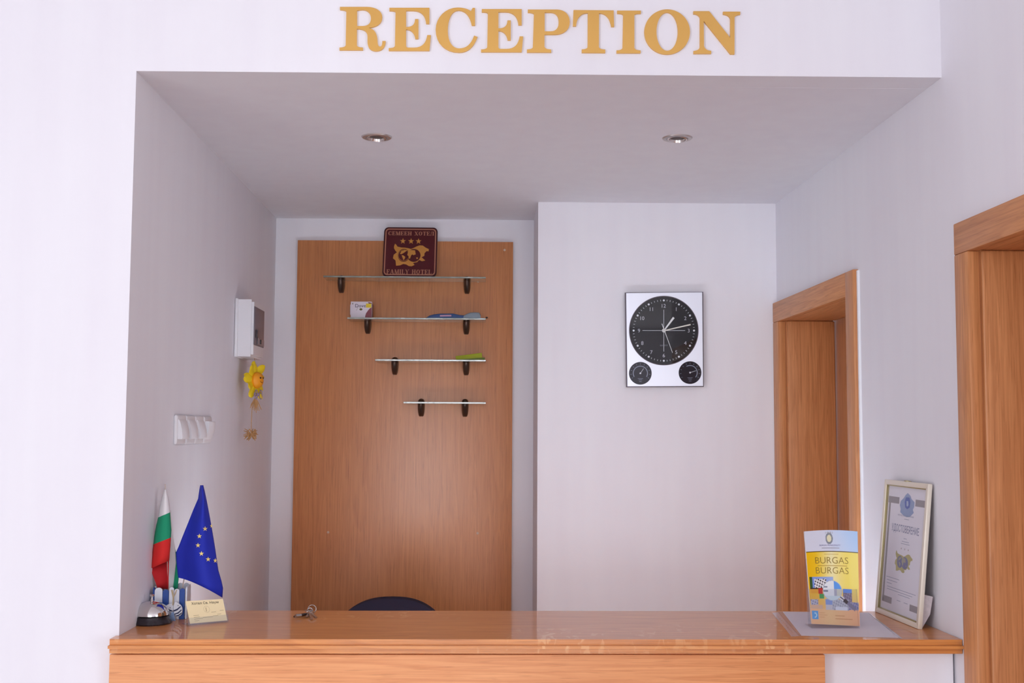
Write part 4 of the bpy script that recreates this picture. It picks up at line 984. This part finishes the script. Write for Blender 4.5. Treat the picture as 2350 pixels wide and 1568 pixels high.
def brochure_rgb(u, v):
    n = (math.sin(u*91+v*57)*math.sin(v*133-u*41))
    if v > .778:
        c_ = lerp((224,228,244), (172,206,248), (u-.45)*1.6+(v-.78)*.8)
        e = math.hypot((u-.455)/.070, (v-.912)/.062)
        if e < 1: c_ = (236,232,196) if e < .62 else (142,148,158)
        if .385 < u < .525 and .962 < v < .985 and int(u*60) % 2: c_ = (170,172,178)
        if .30 < u < .64 and .806 < v < .816: c_ = (168,170,188)
        return c_
    if v > .770: return (84,66,20)
    c_ = lerp((250,196,20), (250,232,110), u*1.15)
    c_ = lerp(c_, (255,246,190), 1-abs(u-.48)*3.2)
    if v < .42: c_ = lerp(c_, (250,190,120), (.42-v)*3.2)
    if v < .17: c_ = lerp((248,206,150), (250,184,140), abs(u-.4)*1.6)
    if .34 < u < .62 and .742 < v < .750: c_ = lerp(c_, (190,150,60), .8)
    if .20 < u < .78 and .622 < v < .628: c_ = lerp(c_, (170,130,50), .55)
    # photo collage
    if .03 < u < .50 and .365 < v < .508:
        c_ = lerp((120,150,226), (176,196,240), u*1.8)
        if u < .08: c_ = (60,96,52)
        if .12 < u < .36 and v < .485: c_ = (236,234,238) if n > -.25 else (60,56,64)
        if v < .39: c_ = (64,54,52)
    if .03 < u < .26 and .33 < v < .375: c_ = (246,176,44)
    if .19 < u < .27 and .325 < v < .385: c_ = (214,44,34)
    if .20 < u < .30 and .275 < v < .325: c_ = (70,168,92)
    if .02 < u < .17 and .205 < v < .265: c_ = (190,194,214) if n > -.4 else (132,134,168)
    if .02 < u < .26 and .165 < v < .205: c_ = (226,188,160)
    if .68 < u < .86 and .20 < v < .385:
        c_ = (92,146,232) if v > .345 else ((150,134,158) if n > 0 else (112,108,134))
    if .32 < u < .80 and .155 < v < .27:
        c_ = (196,200,212) if n > -.1 else (160,166,184)
        if u < .46: c_ = (138,166,226) if v > .21 else (208,206,214)
        if .52 < u < .76 and v < .195: c_ = (222,228,242)
    if .78 < u < .99 and .165 < v < .25: c_ = (112,118,176) if n > 0 else (166,160,186)
    # magnifier handle and lens
    cx_, cy_ = .470, .362; dx, dy = (u-cx_)*.122, (v-cy_)*.218
    t = dx*.80-dy*.60; s_ = dx*.60+dy*.80
    if .0215 < t < .0700 and abs(s_) < .0042:
        c_ = (236,236,242) if t < .034 and abs(s_) > .0012 else ((40,30,40) if t < .045 else (128,124,150))
    r_ = math.hypot(dx, dy)
    if r_ < .0235:
        c_ = (196,206,218)
        if r_ < .0222:
            c_ = (238,244,250)
            if dx > .004: c_ = (100,164,244) if dy > .004 else ((216,220,206) if dx > .011 else (182,186,206))
            if dx < -.011 and abs(dy+.001) < .002 or dx < -.012 and abs(dy-.008) < .0016: c_ = (130,140,160)
            if dy < -.012: c_ = (214,234,242)
    if .025 < u < .155 and .052 < v < .142:
        c_ = (88,168,232)
        if abs(math.hypot((u-.09)/.045, (v-.097)/.03)-.75) < .22 and u > .08: c_ = (190,230,250)
    if v < .15:
        for y_, a, b in ((.122,.18,.30),(.100,.18,.34),(.078,.18,.29),(.097,.50,.70),(.066,.50,.86)):
            if abs(v-y_) < .0035 and a < u < b: c_ = lerp(c_, (206,140,90), .6)
    return c_
NU, NV = 130, 220
vs = [bro(i/NU, j/NV) for j in range(NV+1) for i in range(NU+1)]
fs = [(j*(NU+1)+i, j*(NU+1)+i+1, (j+1)*(NU+1)+i+1, (j+1)*(NU+1)+i) for j in range(NV) for i in range(NU)]
cover = mesh('brochure_cover', vs, fs, printed('brochure_print', .25), bs, True)
at = cover.data.color_attributes.new('print', 'FLOAT_COLOR', 'POINT')
buf = []
for j in range(NV+1):
    for i in range(NU+1): buf += s2l(brochure_rgb(i/NU, j/NV))
at.data.foreach_set('color', buf)
grid('brochure_stack', lambda u,v: bro(u,v,-.0012), 12, 14, mat('brochure_paper', (236,232,236), .5), bs, 0)
so_ = bpy.data.objects['brochure_stack']; md = so_.modifiers.new('thickness', 'SOLIDIFY'); md.thickness = .006; md.offset = -1
bpt = lambda x, y, l=0: bro(x, y, .0006+l)
for t, yb in (('BURGAS', .648), ('BURGAS', .541)):
    P = Print(bpt); P.text(t, .485, yb, .073, .64, bold=-.012); P.build('lettering', mat('brochure_ink', (150,122,44), .5), cover)
P = Print(bpt); P.text('BURGAS MUNICIPALITY', .465, .833, .016, .40); P.build('small_lettering', mat('ink_violet', (120,112,160), .5), cover)

# ------------------------------------------------------------------ framed certificate on the counter, leaning by the right wall
fb, ff = Vector((1.1055,3.328,ZC+.0006)), Vector((1.1165,3.029,ZC+.0006))      # bottom edge: far, near
up = Vector((.0362,.002,.3702)); wv = ff-fb; WF, HF = wv.length, up.length
nrm = wv.cross(up).normalized()
if nrm.x > 0: nrm = -nrm                                                        # towards the room
fm = thing('certificate_frame', 'cream framed certificate with blue crest and gold map, by the right wall', 'picture frame', tuple((fb+ff)/2))
def fp(u, v, d=0): return fb+wv*u+up*v+nrm*d          # u 0 far .. 1 near; v 0..1 up
FRM = mat('frame_cream', (232,222,206), .3, .1); FRI = mat('frame_inner_gold', (176,160,110), .35, .5)
def bar4(name, u0, v0, u1, v1, d0, d1, m, bev=.0015, miter=None):
    bm = bmesh.new(); c4 = [(u0,v0),(u1,v0),(u1,v1),(u0,v1)] if miter is None else miter
    hexa(bm, [fp(*q, d0) for q in c4]+[fp(*q, d1) for q in c4], bev, 2); return from_bm(name, bm, m, fm, True)
bu, bv_ = .014/WF, .014/HF
T0, T1 = -.012, .0
bar4('frame_rail', 0,0,1,bv_, T0, T1, FRM, miter=[(0,0),(1,0),(1-bu,bv_),(bu,bv_)]); bar4('frame_rail', 0,1-bv_,1,1, T0, T1, FRM, miter=[(bu,1-bv_),(1-bu,1-bv_),(1,1),(0,1)])
bar4('frame_stile', 0,0,bu,1, T0, T1, FRM, miter=[(0,0),(bu,bv_),(bu,1-bv_),(0,1)]); bar4('frame_stile', 1-bu,0,1,1, T0, T1, FRM, miter=[(1-bu,bv_),(1,0),(1,1),(1-bu,1-bv_)])
iu, iv = .0165/WF, .0165/HF
for a in ((bu,bv_,1-bu,iv),(bu,1-iv,1-bu,1-bv_),(bu,iv,iu,1-iv),(1-iu,iv,1-bu,1-iv)): bar4('inner_bead', *a, -.009, -.002, FRI, .0003)
bar4('backing_board', bu, bv_, 1-bu, 1-bv_, -.0115, -.0095, mat('backing_brown', (120,100,84), .7), 0)
ppr = bar4('certificate_paper', bu, bv_, 1-bu, 1-bv_, -.0094, -.0088, mat('certificate_paper', (244,236,246), .6), 0)
bar4('glass_pane', iu, iv, 1-iu, 1-iv, -.0040, -.0030, GLASSC, 0)
# prints: crop coordinates (4.02 units per px, origin 1980,1080) mapped to the sheet through the pane corners
q_tl, q_tr, q_bl, q_br = (238,148), (585,182), (145,1270), (483,1420)
def cuv(x, y):
    u, v = .5, .5
    for _ in range(25):
        px = (q_bl[0]*(1-u)+q_br[0]*u)*(1-v)+(q_tl[0]*(1-u)+q_tr[0]*u)*v; py = (q_bl[1]*(1-u)+q_br[1]*u)*(1-v)+(q_tl[1]*(1-u)+q_tr[1]*u)*v
        ex, ey = x-px, y-py
        dxu = (q_br[0]-q_bl[0])*(1-v)+(q_tr[0]-q_tl[0])*v; dxv = (q_tl[0]*(1-u)+q_tr[0]*u)-(q_bl[0]*(1-u)+q_br[0]*u)
        dyu = (q_br[1]-q_bl[1])*(1-v)+(q_tr[1]-q_tl[1])*v; dyv = (q_tl[1]*(1-u)+q_tr[1]*u)-(q_bl[1]*(1-u)+q_br[1]*u)
        D_ = dxu*dyv-dxv*dyu; u += (ex*dyv-dxv*ey)/D_; v += (dxu*ey-dyu*ex)/D_
    return u, v
CU = lambda u, v, l=0: fp(iu+(1-2*iu)*u, iv+(1-2*iv)*v, -.0086+l)
CX = lambda x, y, l=0: CU(*cuv(x, y), l)
GRY = mat('certificate_grey', (158,148,154), .6)
for u0, v0, u1, v1 in ((.0,.862,.31,.915),(.70,.862,1.0,.915),(.02,.055,.09,.862),(.93,.055,1.0,.862),(.02,.055,.30,.105),(.74,.055,1.0,.105)):
    P = Print(CU); P.rect(min(u0,.98)+.012, v0, u1-.012, v1); P.build('border_block', GRY, ppr)
P = Print(CX); P.poly([(408,215),(432,240),(440,270),(466,300),(462,345),(450,372),(458,400),(425,438),(395,442),(365,425),(338,395),(342,365),(335,330),(345,290),(372,262),(388,235)]); cr_ = P.build('crest', mat('crest_pale', (150,166,206), .6), ppr)
P = Print(CX); P.poly([(392,255),(424,258),(430,300),(424,350),(402,368),(384,350),(380,300)], .0002); P.build('shield', mat('crest_blue', (84,104,186), .6), cr_)
P = Print(CX); P.poly([(398,290),(412,292),(414,330),(402,345),(396,330)], .0004); P.build('shield_figure', mat('crest_light', (180,190,220), .6), cr_)
INKB = mat('certificate_ink', (140,140,172), .6)
P = Print(CU); P.text('УДОСТОВЕРЕНИЕ', .50, .640, .058, .70, bold=.01); P.build('lettering', INKB, ppr)
P = Print(CU); P.text('РЕПУБЛИКА БЪЛГАРИЯ', .49, .768, .012, .40); P.build('small_lettering', INKB, ppr)
P = Print(CU)
for u0, u1, v in ((.42,.58,.748),(.44,.56,.594),(.40,.62,.570),(.38,.64,.552),(.06,.45,.262),(.08,.40,.238),(.08,.26,.214),(.10,.88,.186),(.10,.80,.166),(.40,.74,.148),(.38,.52,.10),(.56,.70,.10)):
    P.line(u0+.04, v, u1, v, .0045)
tag(P.build('fine_print', mat('certificate_ink_pale', (170,168,192), .6), ppr), kind='stuff')
for u in (.44,.53,.62): P = Print(CU); P.star(u, .512, .011, 0, PI/2, 1.4); P.build('star', mat('certificate_pink', (176,150,150), .6), ppr)
mt = lambda x, y, l=0: CU(.30+(x-460)/(1340-460)*.44, .325+(1140-y)/(1140-590)*.165, l)
P = Print(mt); P.poly(BG, .0001); mp2 = P.build('map_emblem', mat('certificate_gold', (190,176,112), .6), ppr)
for cxx, rx_ in ((725,148),(975,165)): P = Print(mt); P.disc(cxx,875,rx_,158,.0003); P.build('globe', mat('globe_blue', (112,112,158), .6), mp2)
P = Print(mt)
for c_ in CONT: P.poly(c_, .0005)
tag(P.build('continents', mat('globe_gold', (170,160,140), .6), mp2), kind='stuff')
# easel leg behind
lo, hi = fp(.80,0,-.0122), fp(.80,.24,-.0122)
bm = bmesh.new()
A0, A1, A2, A3 = fp(.96,.0,-.0125), fp(.96,.235,-.0125), fp(.96,.22,-.0125)+Vector((.026,0,0)), fp(.96,0,-.0125)+Vector((.004,0,0))
dd = -wv.normalized()*.045
mid = A2*.45+A3*.55+Vector((.008,0,0)); A3.z = ZC+.0006; A0.z = ZC+.0006
for q in (A2, mid, A3): q.x = min(q.x, 1.1665)
pts = [A0, A3, mid, A2, A1]
a_ = [bm.verts.new(p_) for p_ in pts]; b_ = [bm.verts.new(p_+dd) for p_ in pts]
bm.faces.new(a_); bm.faces.new(list(reversed(b_)))
for i in range(5): bm.faces.new((a_[i], b_[i], b_[(i+1)%5], a_[(i+1)%5]))
from_bm('easel_leg', bm, mat('easel_card', (196,184,186), .6, vary=.2, bscale=120), fm)
lathe('hanger', [(0,0),(.010,0),(.010,.0015),(0,.003)], tuple(fp(.5,1.0,-.006)), FRI, fm, 16, tuple(up.normalized()))
